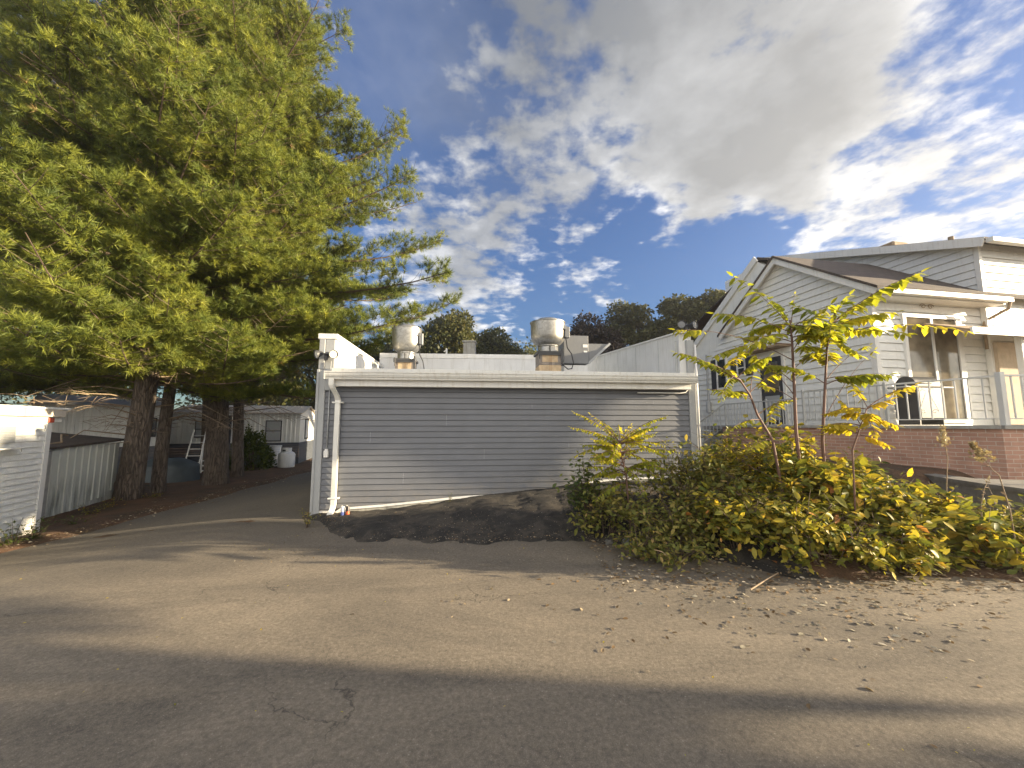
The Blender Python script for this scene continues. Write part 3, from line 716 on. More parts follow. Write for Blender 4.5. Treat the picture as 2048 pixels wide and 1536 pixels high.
# ------------------------------------------------------------------ white house on the right
HO = Vector((8.66, 9.15, 0)); HR = R(10.4)
HM = Matrix.Translation(HO) @ Matrix.Rotation(HR, 4, 'Z'); HI = HM.inverted()
hs = thing("white_house", "white lap-sided house with front gable, brown shingle roof and taller rear wing", "house", HO, HR)
DECK = 1.60
def hl(px, py, D): return HI @ at(px, py, D)
def hit_plane_x(px, py, lx):   # local point on plane local x = lx
    o = HI @ EYE; d = (HI @ at(px, py, 10)) - o; t = (lx - o.x) / d.x; return o + d * t
def hit_plane_y(px, py, ly):
    o = HI @ EYE; d = (HI @ at(px, py, 10)) - o; t = (ly - o.y) / d.y; return o + d * t
pk = hit_plane_x(1558, 512, 0); le = hit_plane_x(1450, 672, 0); re = hit_plane_x(1722, 566, 0)
WL = hit_plane_x(1394, 760, 0).y
print("house peak", pk, "left eave", le, "right eave", re, "WL", WL)
yr, zr = pk.y, pk.z - .12
EZ = 4.62                                    # eave height
sl_r = (zr - re.z) / (yr - re.y)             # slope near side
ye0 = 0.0
sl_l = (zr - le.z) / (le.y - yr)
def gtop_near(y): return zr - sl_r * (yr - y)
def gtop_far(y): return zr - sl_l * (y - yr)
zc_near = gtop_near(0.0)
zc_far = gtop_far(WL)
def lim(z):
    s0 = 0 if z <= zc_near else yr - (zr - z) / sl_r
    s1 = WL if z <= zc_far else yr + (zr - z) / sl_l
    return (s0, max(s0, s1))
mb = MB(); siding(mb, (0,0,0), (0,1,0), (-1,0,0), 1.35, zr - .05, .2, lim, .026, .5, .0025, 4); mb.build("gable_siding", M_white, hs)
FW = hit_plane_y(1953, 600, .0).x            # front wall length
mb = MB(); siding(mb, (0,0,0), (1,0,0), (0,-1,0), 1.35, zc_near + .05, .2, lambda z: (0, FW+.6), .026, .5, .0025, 5); mb.build("front_siding", M_white, hs)
mb = MB(); mb.prism([(.012,.012,.3),(.012,WL,.3),(.012,WL,zc_far-.05),(.012,yr,zr-.06),(.012,.012,zc_near-.05)], (4,0,0)); mb.build("wall", M_white, hs)
mb = MB(); mb.bbox(-.03, .10, -.03, .10, 1.3, zc_near, .005); mb.build("corner_board", M_trim, hs)
# rake boards and roofs
def rake(y0, z0, y1, z1, x=-.16, w=.20, name="rake_board", m=M_trim, th=.05):
    mb = MB(); d = Vector((0, y1-y0, z1-z0)).normalized(); n = Vector((0, -d.z, d.y));
    if n.z < 0: n = -n
    a, b = Vector((x, y0, z0)), Vector((x, y1, z1))
    mb.prism([a, b, b - n*w, a - n*w], (th, 0, 0)); mb.build(name, m, hs)
yn, zn = -.35, gtop_near(-.35); yl, zl = le.y, gtop_far(le.y)
rake(yr, zr+.10, yn, zn+.10, -.22, .2); rake(yr+.001, zr+.10, yl+.1, gtop_far(yl+.1)+.10, -.22, .2)
mb = MB()      # soffit undersides
mb.prism([(-.17, yn, zn-.02), (0.0, yn, zn-.02), (0.0, yr, zr-.02), (-.17, yr, zr-.02)], (0,0,.03)); mb.prism([(-.17, yr, zr-.02), (0.0, yr, zr-.02), (0.0, yl, zl-.02), (-.17, yl, zl-.02)], (0,0,.03)); mb.build("soffit", M_trim, hs)
RX = 6.0
mb = MB(); mb.prism([(-.25, yn, zn+.04), (RX, yn, zn+.04), (RX, yr, zr+.04), (-.25, yr, zr+.04)], (0,0,.07)); mb.build("roof", M_shingle, hs)
mb = MB(); mb.prism([(-.25, yr+.001, zr+.04), (RX, yr+.001, zr+.04), (RX, yl+.1, gtop_far(yl+.1)+.04), (-.25, yl+.1, gtop_far(yl+.1)+.04)], (0,0,.07)); mb.build("roof", M_shingle, hs)
# second, wider gable a little behind, with its own rake
pk2 = hit_plane_x(1528, 520, .35); e2 = hit_plane_x(1392, 708, .35)
s2 = (pk2.z - e2.z) / (e2.y - pk2.y)
mb = MB(); mb.prism([(.1, pk2.y, pk2.z), (RX, pk2.y, pk2.z), (RX, e2.y+.2, e2.z-.2*s2), (.1, e2.y+.2, e2.z-.2*s2)], (0,0,.08)); mb.prism([(.1, pk2.y-.001, pk2.z), (RX, pk2.y-.001, pk2.z), (RX, pk2.y-1.2, pk2.z-.6), (.1, pk2.y-1.2, pk2.z-.6)], (0,0,.08)); mb.build("rear_roof", M_shingle, hs)
mb = MB(); d = Vector((0, e2.y+.2-pk2.y, -(e2.y+.2-pk2.y)*s2)).normalized(); n = Vector((0, -d.z, d.y))
a = Vector((-.05, pk2.y, pk2.z+.08)); b = Vector((-.05, e2.y+.2, e2.z-.2*s2+.08)); mb.prism([a, b, b-n*.22, a-n*.22], (.06,0,0)); mb.build("rear_rake_board", M_trim, hs)
mb = MB(); mb.prism([(0.02, yr+.3, zr-.15), (0.02, pk2.y, pk2.z-.1), (0.02, e2.y, e2.z-.05), (0.02, e2.y, e2.z-1.2), (0.02, yr+.3, zr-1.6)], (.3,0,0)); mb.build("rear_gable_wall", M_white, hs)
# gutter on the front eave
mb = MB(); mb.bbox(-.25, FW+.35, yn-.13, yn-.005, zn-.10, zn+.02, .01); mb.build("eave_gutter", M_gutter, hs)
mb = MB(); mb.bbox(-.20, FW+.3, yn, .0, zn-.13, zn-.10, .004); mb.build("eave_soffit", M_trim, hs)
mb = MB(); mb.tube([(FW+.3, yn-.08, zn-.1),(FW+.28, yn-.05, zn-.25),(FW+.05, -.07, zn-.5),(FW+.02,-.07,zn-.6),(FW+.02,-.07,DECK+1.9)], .035, 8); mb.build("eave_downspout", M_wood, hs, smooth=True)
# tall rear wing
TX = FW + .05
T0 = hit_plane_x(1953, 486, TX); T1 = hit_plane_x(1690, 508, TX)
st = (T1.z - T0.z) / (T1.y - T0.y)
print("tall wing", T0, T1, "slope", st, "FW", FW)
ty0 = min(T0.y, .35); tzz = T0.z + (ty0 - T0.y) * st
TYR = 6.3
mb = MB(); siding(mb, (TX,0,0), (0,1,0), (-1,0,0), 3.0, tzz + st*(TYR-ty0), .2, lambda z: (ty0 if z < tzz else ty0 + (z - tzz)/st, TYR+2.5), .026, 1, .002, 8); mb.build("wing_gable_siding", M_white, hs)
mb = MB(); siding(mb, (TX,ty0,0), (1,0,0), (0,-1,0), 1.5, tzz, .2, lambda z: (0, 9), .026, 1, .002, 9); mb.build("wing_front_siding", M_white, hs)
mb = MB(); mb.prism([(TX+.01,ty0+.01,.3),(TX+.01,TYR+2.5,.3),(TX+.01,TYR+2.5,tzz+st*(TYR-ty0)-.05-.9),(TX+.01,TYR,tzz+st*(TYR-ty0)-.05),(TX+.01,ty0+.01,tzz-.04)], (9,0,0)); mb.build("wing_wall", M_white, hs)
mb = MB(); mb.bbox(TX-.03, TX+.08, ty0-.03, ty0+.08, 1.6, tzz, .005); mb.build("corner_board", M_trim, hs)
zR = tzz + st*(TYR-ty0)
mb = MB(); mb.prism([(TX-.25, ty0-.3, tzz-.3*st+.03), (TX+9, ty0-.3, tzz-.3*st+.03), (TX+9, TYR, zR+.03), (TX-.25, TYR, zR+.03)], (0,0,.08))
mb.prism([(TX-.25, TYR+.001, zR+.03), (TX+9, TYR+.001, zR+.03), (TX+9, TYR+5, zR-5*st), (TX-.25, TYR+5, zR-5*st)], (0,0,.08)); mb.build("wing_roof", M_shingle, hs)
mb = MB(); a, b = Vector((TX-.27, ty0-.3, tzz-.3*st+.10)), Vector((TX-.27, TYR, zR+.10)); n = Vector((0,-st,1)).normalized()
mb.prism([a,b,b-n*.22,a-n*.22], (.05,0,0)); mb.build("wing_rake_board", M_trim, hs)
mb = MB(); mb.prism([(TX-.22, ty0-.3, tzz-.3*st), (TX-.0, ty0-.3, tzz-.3*st), (TX-.0, TYR, zR), (TX-.22, TYR, zR)], (0,0,.02)); mb.build("wing_soffit", M_trim, hs)
mb = MB(); mb.bbox(TX-.25, TX+9, ty0-.44, ty0-.302, tzz-.3*st-.06, tzz-.3*st+.06, .01); mb.build("wing_gutter", M_gutter, hs)
# roof vents on the wing
q = hit_plane_x(1772, 492, TX+.5); zz = tzz + st*(q.y-ty0)
mb = MB(); mb.bbox(TX+.3, TX+.9, q.y-.35, q.y+.35, zz+.0, zz+.24, .05); mb.build("box_vent", M_wood, hs)
q = hit_plane_x(1902, 480, TX+.4); zz = tzz + st*(q.y-ty0)
mb = MB(); mb.tube([(TX+.4, q.y, zz),(TX+.4, q.y, zz+.30)], .06, 12); mb.build("plumbing_vent", M_wood, hs)
# windows, shutters, doors on the gable wall
def window(px0, px1, py0, py1, shutters, nm="window"):
    a = hit_plane_x(px0, py0, 0); b = hit_plane_x(px1, py0, 0); zb = hit_plane_x(px1, py1, 0).z; zt2 = b.z
    y1, y0 = a.y, b.y
    mb = MB()
    for aa, bb, c0, c1 in ((y0, y1, zt2-.06, zt2), (y0, y1, zb, zb+.07), (y0, y0+.06, zb+.07, zt2-.06), (y1-.06, y1, zb+.07, zt2-.06)):
        mb.box(-.055, .0, aa, bb, c0, c1)
    mb.box(-.045, .0, y0+.06, y1-.06, (zb+zt2)/2-.02, (zb+zt2)/2+.02)
    w = mb.build(nm, M_trim, hs)
    g_ = MB(); g_.box(-.035, -.012, y0+.055, y1-.055, zb+.065, zt2-.055); g_.build("pane", M_glass, w)
    for sgn in shutters:
        ys_ = (y1, y1+.30) if sgn > 0 else (y0-.30, y0)
        s = MB(); s.bbox(-.045, -.014, ys_[0]+.01, ys_[1]-.01, zb, zt2, .004)
        for k in range(int((zt2-zb-.1)/.05)): s.box(-.052, -.04, ys_[0]+.05, ys_[1]-.05, zb+.05+k*.05, zb+.075+k*.05)
        s.build("shutter", M_shutter, w)
window(1433, 1454, 714, 778, (1,)); window(1474, 1492, 716, 752, (1, -1))
# door with white frame and lintel lamp hood
a = hit_plane_x(1520, 712, 0); b = hit_plane_x(1564, 712, 0)
y1, y0, zt3 = a.y, b.y, DECK + 2.1
mb = MB(); mb.box(-.05,0,y0-.09,y0,DECK,zt3+.08); mb.box(-.05,0,y1,y1+.09,DECK,zt3+.08); mb.box(-.05,0,y0,y1,zt3,zt3+.08); dr = mb.build("door", M_trim, hs)
mb = MB(); mb.box(-.035,-.012,y0+.002,y1-.002,DECK+.02,zt3-.002); mb.build("door_leaf", M_shutter, dr)
mb = MB(); mb.box(-.045,-.0355,y0+.14,y1-.14,DECK+1.0,zt3-.15); mb.build("door_glass", M_glassc, dr)
mb = MB(); mb.bbox(-.045,-.0355,y0+.14,y1-.14,DECK+.15,DECK+.9,.003); mb.build("door_panel", M_greytrim, dr)
mb = MB(); mb.tube([(-.09,y0+.08,DECK+1.0),(-.09,y0+.08,DECK+1.16)], .012, 8); mb.build("handle", M_alu, dr)
mb = MB(); mb.bbox(-.42,0,y0-.35,y1+.5,zt3+.22,zt3+.30,.01); mb.build("door_canopy", M_wood, hs)
mb = MB(); mb.tube([(-.1,WL-.75,2.2),(-.1,WL-.75,3.0),(-.1,WL-.75,4.3)], .03, 8); mb.lathe([(0,-.4),(.09,-.38),(.09,.0),(.05,.06),(0,.08)], (-.1,WL-.75,2.45), 12); mb.build("electric_meter", M_greytrim, hs, auto=True)
# sliding door and ornament on the front wall
a = hit_plane_y(1798, 628, 0); b = hit_plane_y(1912, 628, 0)
zt4 = a.z
mb = MB()
for x0, x1, c0, c1 in ((a.x, b.x, zt4-.08, zt4), (a.x, b.x, DECK+.05, DECK+.13), (a.x, a.x+.09, DECK+.13, zt4-.08), (b.x-.16, b.x, DECK+.13, zt4-.08), ((a.x+b.x)/2-.06, (a.x+b.x)/2+.0, DECK+.13, zt4-.08)):
    mb.box(x0, x1, -.075, 0, c0, c1)
sdw = mb.build("sliding_door", M_trim, hs)
mb = MB(); mb.box(a.x+.085, b.x-.155, -.05, -.015, DECK+.125, zt4-.075); mb.build("pane", M_glassc, sdw)
cxn = hit_plane_y(1853, 613, -.03)
mb = MB()
for sgn in (-1, 1):
    pts = []
    for k in range(22):
        th = k * .42; r_ = .012 + .085 * (1 - k/22); pts.append((cxn.x + sgn*(.12 + r_*math.cos(th)), -.035, cxn.z + r_*.7*math.sin(th)))
    mb = MB(); mb.tube(pts, .007, 5); mb.build("wall_ornament", M_wood, hs, smooth=True)
# canopy over the porch at the right
mb = MB(); cz = hit_plane_y(1935, 660, -.9).z
CX = hit_plane_y(1935, 660, -.9).x
mb.prism([(CX,-.95,cz-.04),(CX+7,-.95,cz-.04),(CX+7,ty0-.02,cz+.30),(CX,ty0-.02,cz+.30)], (0,0,.06)); mb.build("porch_canopy", M_wood, hs)
mb = MB(); mb.bbox(CX-.02, CX+7, -1.0, -.951, cz-.10, cz+.05, .005); mb.build("canopy_fascia", M_trim, hs)
mb = MB(); mb.bbox(FW-.28, FW-.14, -.82, -.70, DECK+.004, cz-.042, .008); mb.build("porch_post", M_trim, hs)
mb = MB(); mb.box(FW+.09, TX+8.9, ty0-.10, ty0-.03, DECK+.01, cz-.05); mb.build("tan_wall", M_stucco, hs)
mb = MB(); mb.bbox(-.02, .0, .9, WL-.2, DECK-.75, DECK-.0, .002); mb.build("skirt_panel", M_conc, hs)

# ------------------------------------------------------------------ brick porch, railings, steps
PL = []
for px, D_ in ((1445, 13.2), (1600, 10.2), (1770, 8.35), (2003, 6.75)):
    q = at(px, 850, D_); PL.append(Vector((q.x, D_, 0)))
PL.append(Vector((11.5, 6.5, 0))); PL.append(Vector((16.5, 6.9, 0)))
pb = thing("brick_porch", "red brick porch base with concrete cap below the white house", "porch", (PL[2].x, PL[2].y, 0))
PO = Vector((PL[2].x, PL[2].y, 0))
def brick_wall(mb_pts, z0, z1, parent, off):
    vs, fs, uvs = [], [], []; s = 0
    for i, (a, b) in enumerate(zip(mb_pts, mb_pts[1:])):
        L = (b - a).length; k = len(vs)
        vs += [a+Vector((0,0,z0))-off, b+Vector((0,0,z0))-off, b+Vector((0,0,z1))-off, a+Vector((0,0,z1))-off]
        fs.append((k, k+1, k+2, k+3)); uvs += [(s, z0), (s+L, z0), (s+L, z1), (s, z1)]; s += L
    k = len(vs); n = len(mb_pts)       # back faces for thickness
    bk = [p + Vector((.25, .12, 0)) for p in mb_pts]
    for a, b in zip(bk, bk[1:]):
        k = len(vs); vs += [a+Vector((0,0,z0))-off, b+Vector((0,0,z0))-off, b+Vector((0,0,z1))-off, a+Vector((0,0,z1))-off]; fs.append((k+3,k+2,k+1,k)); uvs += [(0,z0),(1,z0),(1,z1),(0,z1)]
    o = new_mesh_obj("brick_wall", vs, fs, M_brick, parent)
    uv = o.data.uv_layers.new(name="UVMap")
    for p in o.data.polygons:
        for li, vi in zip(p.loop_indices, p.vertices): uv.data[li].uv = uvs[vi]
    return o
brick_wall(PL, .1, DECK-.07, pb, PO)
mb = MB()
for i, (a, b) in enumerate(zip(PL, PL[1:])):
    d = (b-a).normalized(); n = Vector((d.y, -d.x, 0))
    a2 = a + n*.05 - PO + Vector((0,0,DECK-.069)); b2 = b + n*.05 - PO + Vector((0,0,DECK-.069)) + d*(.0 if i < 4 else 0)
    mb.prism([a2, b2, b2 - n*.4, a2 - n*.4], (0,0,.062 + .001*i))
mb.build("concrete_cap", M_conc, pb)
dk = [HM @ Vector((-.03, WL-.6, 0)), HM @ Vector((-.03, -.03, 0)), HM @ Vector((9, -.03, 0))]
poly = [p + Vector((.22, .10, 0)) for p in PL] + dk[::-1]
mb = MB(); mb.prism([p - PO + Vector((0,0,DECK-.14)) for p in poly], (0,0,.12)); mb.build("deck", M_conc, pb)
# railing runs
def railing(pts, z0, h, label, m, step, posts=(0, -1), post_w=.045, z1=None, scroll=(), postm=None):
    O = pts[0].copy(); O.z = z0
    t = thing("railing", label, "railing", O, 0, "metal railings of the porch and steps")
    zz = [z0 + (0 if z1 is None else (z1 - z0) * i / (len(pts)-1)) for i in range(len(pts))]
    P = [Vector((p.x, p.y, z)) - O for p, z in zip(pts, zz)]
    mb = MB()
    for a, b in zip(P, P[1:]): mb.bar(a+Vector((0,0,h)), b+Vector((0,0,h)), .045, .032)
    mb.build("top_rail", m, t)
    mb = MB()
    for a, b in zip(P, P[1:]): mb.bar(a+Vector((0,0,.11)), b+Vector((0,0,.11)), .025, .02)
    mb.build("bottom_rail", m, t)
    one = None
    for a, b in zip(P, P[1:]):
        L = (b-a).length; n = int(L/step)
        for k in range(1, n):
            q = a + (b-a)*k/n
            if one is None:
                mb = MB(); mb.box(-.010,.010,-.010,.010,.121,h-.012); one = mb.build("baluster", m, t); o = one
            else: o = one.copy(); COL.objects.link(o)
            o.location = q
    for i in posts:
        q = P[i]; mb = MB(); mb.bbox(q.x-post_w/2, q.x+post_w/2, q.y-post_w/2, q.y+post_w/2, q.z-.01, q.z+h+.06, .004); mb.build("post", postm or m, t)
    for (i, f) in scroll:
        q = P[i] + (P[i+1]-P[i])*f; d = (P[i+1]-P[i]).normalized(); mb = MB()
        for s in (-1, 1):
            pts2 = []
            for k in range(14):
                th = k*.5; r_ = .05*(1-k/16); pts2.append(q + d*s*(.14 - .05 + r_*math.cos(th)) + Vector((0,0,.26 + r_*math.sin(th)*1.0)))
            pts2 = pts2[::-1] + [q + d*s*.14 + Vector((0,0,.30)), q + d*s*.03 + Vector((0,0,h*.72)), q + d*s*.02 + Vector((0,0,h*.78)), q + d*s*.08 + Vector((0,0,h*.84)), q + d*s*.10+Vector((0,0,h*.79))]
            mb.tube(pts2, .006, 5)
        mb.build("scroll", m, t, smooth=True)
    return t
off = Vector((.12, .05, 0))
railing([PL[2]+off, PL[3]+Vector((.10,.06,0))], DECK, .86, "pale metal railing with scroll ornament in front of the sliding door", M_railwhite, .17, (0,), .06, None, [(0, .42)])
q3 = PL[3]+Vector((.10,.02,0))
railing([q3, Vector((11.5, 6.55, 0)), Vector((16, 6.95, 0))], DECK, .86, "pale railing run at the right picture edge with a thick square post", M_railwhite, .17, (0,1,2), .085)
railing([PL[1]+Vector((.13,.0,0)), PL[2]+Vector((.10,.02,0))], DECK, .86, "grey railing section behind the two tall saplings", M_railgrey, .15, (0,1), .05)
railing([PL[0]+Vector((.15,.05,0)), PL[0]*.42+PL[1]*.58+Vector((.15,0,0)), PL[1]+Vector((.14,.12,0))], DECK-.18, .88, "grey landing railing in front of the dark door", M_railgrey, .14, (0,1), .045)
stp_top = PL[0]+Vector((.12,.1,0)); stp_bot = Vector((at(1385, 900, 14.2).x, 14.6, 0))
railing([stp_top, stp_bot], DECK-.18, .88, "grey sloping stair railing beside the dark hedge", M_railgrey, .15, (1,), .045, z1=.45)
stt = thing("porch_steps", "concrete steps going down from the landing by the hedge", "steps", (stp_bot.x, stp_bot.y, .3))
for k in range(6):
    q = stp_bot + (stp_top - stp_bot) * (k/6); mb = MB(); x0 = q.x - stp_bot.x; y0 = q.y-stp_bot.y
    mb.box(x0, x0+1.5, y0-.28, y0, -.1, .02+k*.19); mb.build("step", M_conc, stt)
# covered grill table on the porch
gp = hit_plane_y(1838, 760, -.62); gw = HM @ gp
gt = thing("patio_grill", "dark covered grill with side shelf on the porch by the sliding door", "grill", (gw.x, gw.y, DECK), HR)
mb = MB(); mb.bbox(-.42,.30,-.24,.24,.12,.82,.03); mb.build("cabinet", M_shutter, gt)
mb = MB(); mb.tube([(-.40,0,.86),(.28,0,.86)], [.20,.20], 20); mb.build("lid", M_dark, gt, auto=True)
mb = MB(); mb.bbox(-.72,-.43,-.22,.22,.80,.83,.006); mb.bbox(.31,.62,-.22,.22,.80,.83,.006); mb.build("side_shelf", M_greytrim, gt)
mb = MB(); mb.tube([(-.3,-.24,.92),(.2,-.24,.92)], .012, 8); mb.build("handle", M_alu, gt)
for sx in (-.38, .26):
    mb = MB(); mb.bbox(sx-.02, sx+.02, -.2, .2, .0, .119, .004); mb.build("leg", M_dark, gt)
# low concrete walkway wall in front of the brick
mb = MB(); wpts = [at(1868, 955, 6.9), at(1960, 970, 6.1), at(2060, 990, 5.5), Vector((9.5, 4.9, 0))]
wv2 = []
for p in wpts:
    f0 = Vector((p.x, p.y, 0)); bk_ = f0 + Vector((.45, 1.0, 0)); wv2 += [f0+Vector((0,0,.1)), f0+Vector((0,0,.66)), f0+Vector((-.03,-.03,.661)), f0+Vector((-.03,-.03,.72)), bk_+Vector((0,0,.73))]
mb.add(wv2, [(i*5+k, (i+1)*5+k, (i+1)*5+k+1, i*5+k+1) for i in range(len(wpts)-1) for k in range(4)] + [(0,1,2,3,4)])
tag(mb.build("retaining_wall", M_oldconc, None), "low weathered concrete walkway wall at the foot of the brick porch", "wall")

# ------------------------------------------------------------------ left: small white building
LA = Vector((at(92, 900, 7.35).x, 7.35, 0)); LB = Vector((-8.05, 5.6, 0)); ld = (LB - LA).normalized()
LRZ = math.atan2(ld.y, ld.x)
lh = thing("white_shed", "small white lap-sided outbuilding with wood fascia at the left edge", "shed", LA, LRZ)
zg = -.50; LT = at(99, 820, 7.35).z
mb = MB(); siding(mb, (0,0,0), (1,0,0), (0,1,0), zg+.25, LT-.12, .1035, lambda z: (.08, 4.4), .024, .5, .0012, 31)
# flip for outward normal direction is irrelevant
mb.build("lap_siding", M_white, lh)
mb = MB(); mb.box(.01, 4.4, -3, -.01, zg-.3, LT-.1); mb.build("wall", M_white, lh)
mb = MB(); mb.bbox(-.03, .09, -.05, .03, zg+.12, LT-.10, .004); mb.build("corner_board", M_trim, lh)
mb = MB(); mb.bbox(-.22, 4.5, .0, .10, LT-.13, LT, .006); mb.build("fascia", M_oldwhite, lh)
mb = MB(); mb.bbox(-.32, 4.5, -3.2, .12, LT+.001, LT+.045, .008); mb.build("roof", M_trim, lh)
mb = MB(); mb.box(-.25, 4.4, .0, .03, LT-.22, LT-.131); mb.build("frieze", M_trim, lh)
mb = MB(); mb.bbox(-.036, .1, .031, .05, LT-.235, LT-.15, .003); mb.build("red_tape", M_red, lh)
mb = MB()
mb.bbox(.78, 1.7, .013, .05, 1.30, 1.62, .004); wd = mb.build("window", M_trim, lh)
mb = MB()
for k in range(10): mb.prism([(.80,.051,1.33+.028*k),(1.68,.051,1.33+.028*k),(1.68,.066,1.31+.028*k),(.80,.066,1.31+.028*k)], (0,0,.004))
mb.build("louvre", M_greytrim, wd)
mb = MB(); mb.bbox(.70, 1.75, .0505, .16, 1.20, 1.225, .004); mb.tube([(.72,.10,1.21),(.70,.10,1.15)], .01, 6); mb.build("ledge", M_trim, wd)
mb = MB(); mb.box(.02, 4.4, -.02, .008, zg-.2, zg+.26); mb.build("skirt", M_conc, lh)
# ribbed metal panel lean-to
SA = at(104, 900, 8.4); SB = at(238, 900, 10.6); SA = Vector((SA.x, 8.4, 0)); SB = Vector((SB.x, 10.6, 0)); sdv = SB - SA; SL = sdv.length
m_, nt2, b2_ = mat("stained_sheet_metal"); cc = coord(nt2)
nA = noise(nt2, 1.4, 7, .7, coord(nt2, scale=(7, 7, .9))); mk = ramp(nt2, nA, [(.42, 0), (.62, 1)])
sz_ = nt2.nodes.new("ShaderNodeSeparateXYZ"); nt2.links.new(cc, sz_.inputs[0])
hm = ramp(nt2, sz_.outputs[2], [(0, .9), (.45, 1), (.75, .5), (.95, 0)])
nt2.links.new(mix(nt2, math_(nt2, 'MULTIPLY', math_(nt2, 'MULTIPLY', mk, hm), .75), (.55,.56,.50), (.12,.12,.09)), b2_.inputs["Base Color"]); b2_.inputs["Roughness"].default_value = .55
M_sheet = m_
ls = thing("metal_lean_to", "low lean-to clad in stained off-white ribbed sheet metal beside the white shed", "shed", (SA.x, SA.y, -.45), math.atan2(sdv.y, sdv.x))
mb = MB(); n = 40; HT = 1.50
def ribx(u): return .02 if (u % .235) < .03 else 0
xsb = []
k = 0
while k*.235 < SL - .02:
    for o_, r_ in ((0, 0), (.008, -.02), (.028, -.02), (.036, 0)):
        if k*.235 + o_ <= SL: xsb.append((k*.235+o_, r_))
    k += 1
xsb.append((SL, 0))
def htop(x): return HT + .10*(x/SL) + (.03*math.sin(x*1.5))
def hbot(x): return .02 + .22 * sst(.6, 1.5, x) + (.35 * sst(SL-.35, SL, x))
vv = [(x, y, hbot(x)) for x, y in xsb] + [(x, y, htop(x)) for x, y in xsb]; n = len(xsb)
mb.add(vv, [(i, i+1, n+i+1, n+i) for i in range(n-1)]); mb.build("ribbed_panel", M_sheet, ls)
mb = MB(); mb.box(0, SL, .03, 1.6, -.3, HT-.05); mb.build("wall", M_sheet, ls)
mb = MB(); mb.prism([(-.1,-.06,HT+.03),(SL+.08,-.06,HT+.13),(SL+.08,1.8,HT+.36),(-.1,1.8,HT+.26)], (0,0,.05)); mb.build("roof", M_shingle, ls)
mb = MB(); mb.bbox(-.12, -.01, -.02, .06, -.2, HT+.0, .004); mb.build("corner_post", M_conc, ls)
mb = MB(); mb.tube([(.2,.3,HT+.12),(.6,.2,HT+.16),(1.0,.45,HT+.32),(1.3,.5,HT+.30)], .02, 8); mb.build("loose_branch", M_deadtwig, ls)

# ------------------------------------------------------------------ mobile homes beyond the pines
def mobile_home(A, B, depth, z0, zsk, zev, label, awn=0, windows=(), endwin=None):
    A, B = Vector((A.x, A.y, 0)), Vector((B.x, B.y, 0)); L = (B-A).length; rz = math.atan2((B-A).y, (B-A).x)
    t = thing("mobile_home", label, "mobile home", A, rz, "white mobile homes behind the pines")
    mb = MB(); x = 0; xsb = []
    while x < L - .2:
        for o_, r_ in ((0, 0), (.02, -.025), (.08, -.025), (.10, 0)): xsb.append((x+o_, r_))
        x += .2
    xsb.append((L, 0)); n = len(xsb)
    mb.add([(x, y, zsk) for x, y in xsb] + [(x, y, zev) for x, y in xsb], [(i, i+1, n+i+1, n+i) for i in range(n-1)]); mb.build("ribbed_wall", M_white, t)
    mb = MB(); mb.box(0, L, .03, depth, zsk-.01, zev-.02); mb.prism([(L-.012, .03, zev-.02), (L-.012, depth, zev-.02), (L-.012, depth/2, zev+.42)], (.01,0,0)); mb.build("wall", M_white, t)
    mb = MB(); siding(mb, (0,.02,0), (1,0,0), (0,-1,0), z0, zsk, .12, lambda z: (.02, L), .012, 2)
    siding(mb, (L,0,0), (0,1,0), (1,0,0), z0, zsk, .12, lambda z: (.02, depth), .012, 2); mb.build("skirting", M_skirt, t)
    mb = MB(); mb.prism([(-.1,-.18,zev-.03),(L+.12,-.18,zev-.03),(L+.12,depth/2,zev+.42),(-.1,depth/2,zev+.42)], (0,0,.05))
    mb.prism([(-.1,depth+.18,zev-.03),(L+.12,depth+.18,zev-.03),(L+.12,depth/2+.001,zev+.42),(-.1,depth/2+.001,zev+.42)], (0,0,.05))
    k = 0
    while k*.4 < L: mb.bar((k*.4, -.18, zev+.03), (k*.4, depth/2, zev+.48), .04, .03); k += 1
    mb.build("roof", M_oldwhite, t)
    for (x0, w, zb, h) in windows:
        mb = MB(); mb.bbox(x0, x0+w, -.055, -.005, zb, zb+h, .004); f = mb.build("window", M_shutter, t)
        mb = MB(); mb.box(x0+.05, x0+w-.05, -.062, -.0555, zb+.05, zb+h/2-.02); mb.box(x0+.05, x0+w-.05, -.062, -.0555, zb+h/2+.02, zb+h-.05); mb.build("pane", M_greytrim if awn else M_glass, f)
    if endwin:
        y0_, w, zb, h = endwin
        mb = MB(); mb.bbox(L+.005, L+.04, y0_, y0_+w, zb, zb+h, .004); f = mb.build("window", M_shutter, t)
        mb = MB(); mb.box(L+.0405, L+.046, y0_+.07, y0_+w-.07, zb+.07, zb+h-.07); mb.build("pane", M_trim, f)
    return t
A1 = at(340, 850, 18.4); B1 = at(600, 850, 20.0)
mobile_home(A1, B1, 4, -.35, .72, 2.18, "pale ribbed mobile home with dark skirting and sunlit end wall behind the propane tank", 1, ((3.95, .72, .78, 1.05), (1.0, .7, 1.0, .8)), (1.2, .8, .85, 1.1))
A0 = at(60, 850, 14.2); B0 = at(335, 850, 16.8)
mobile_home(A0, B0, 3.6, -.4, .72, 2.35, "shaded white mobile home behind the metal lean-to", 0, ((2.6, .8, 1.1, .8), (5.4, .6, .75, 1.3)))
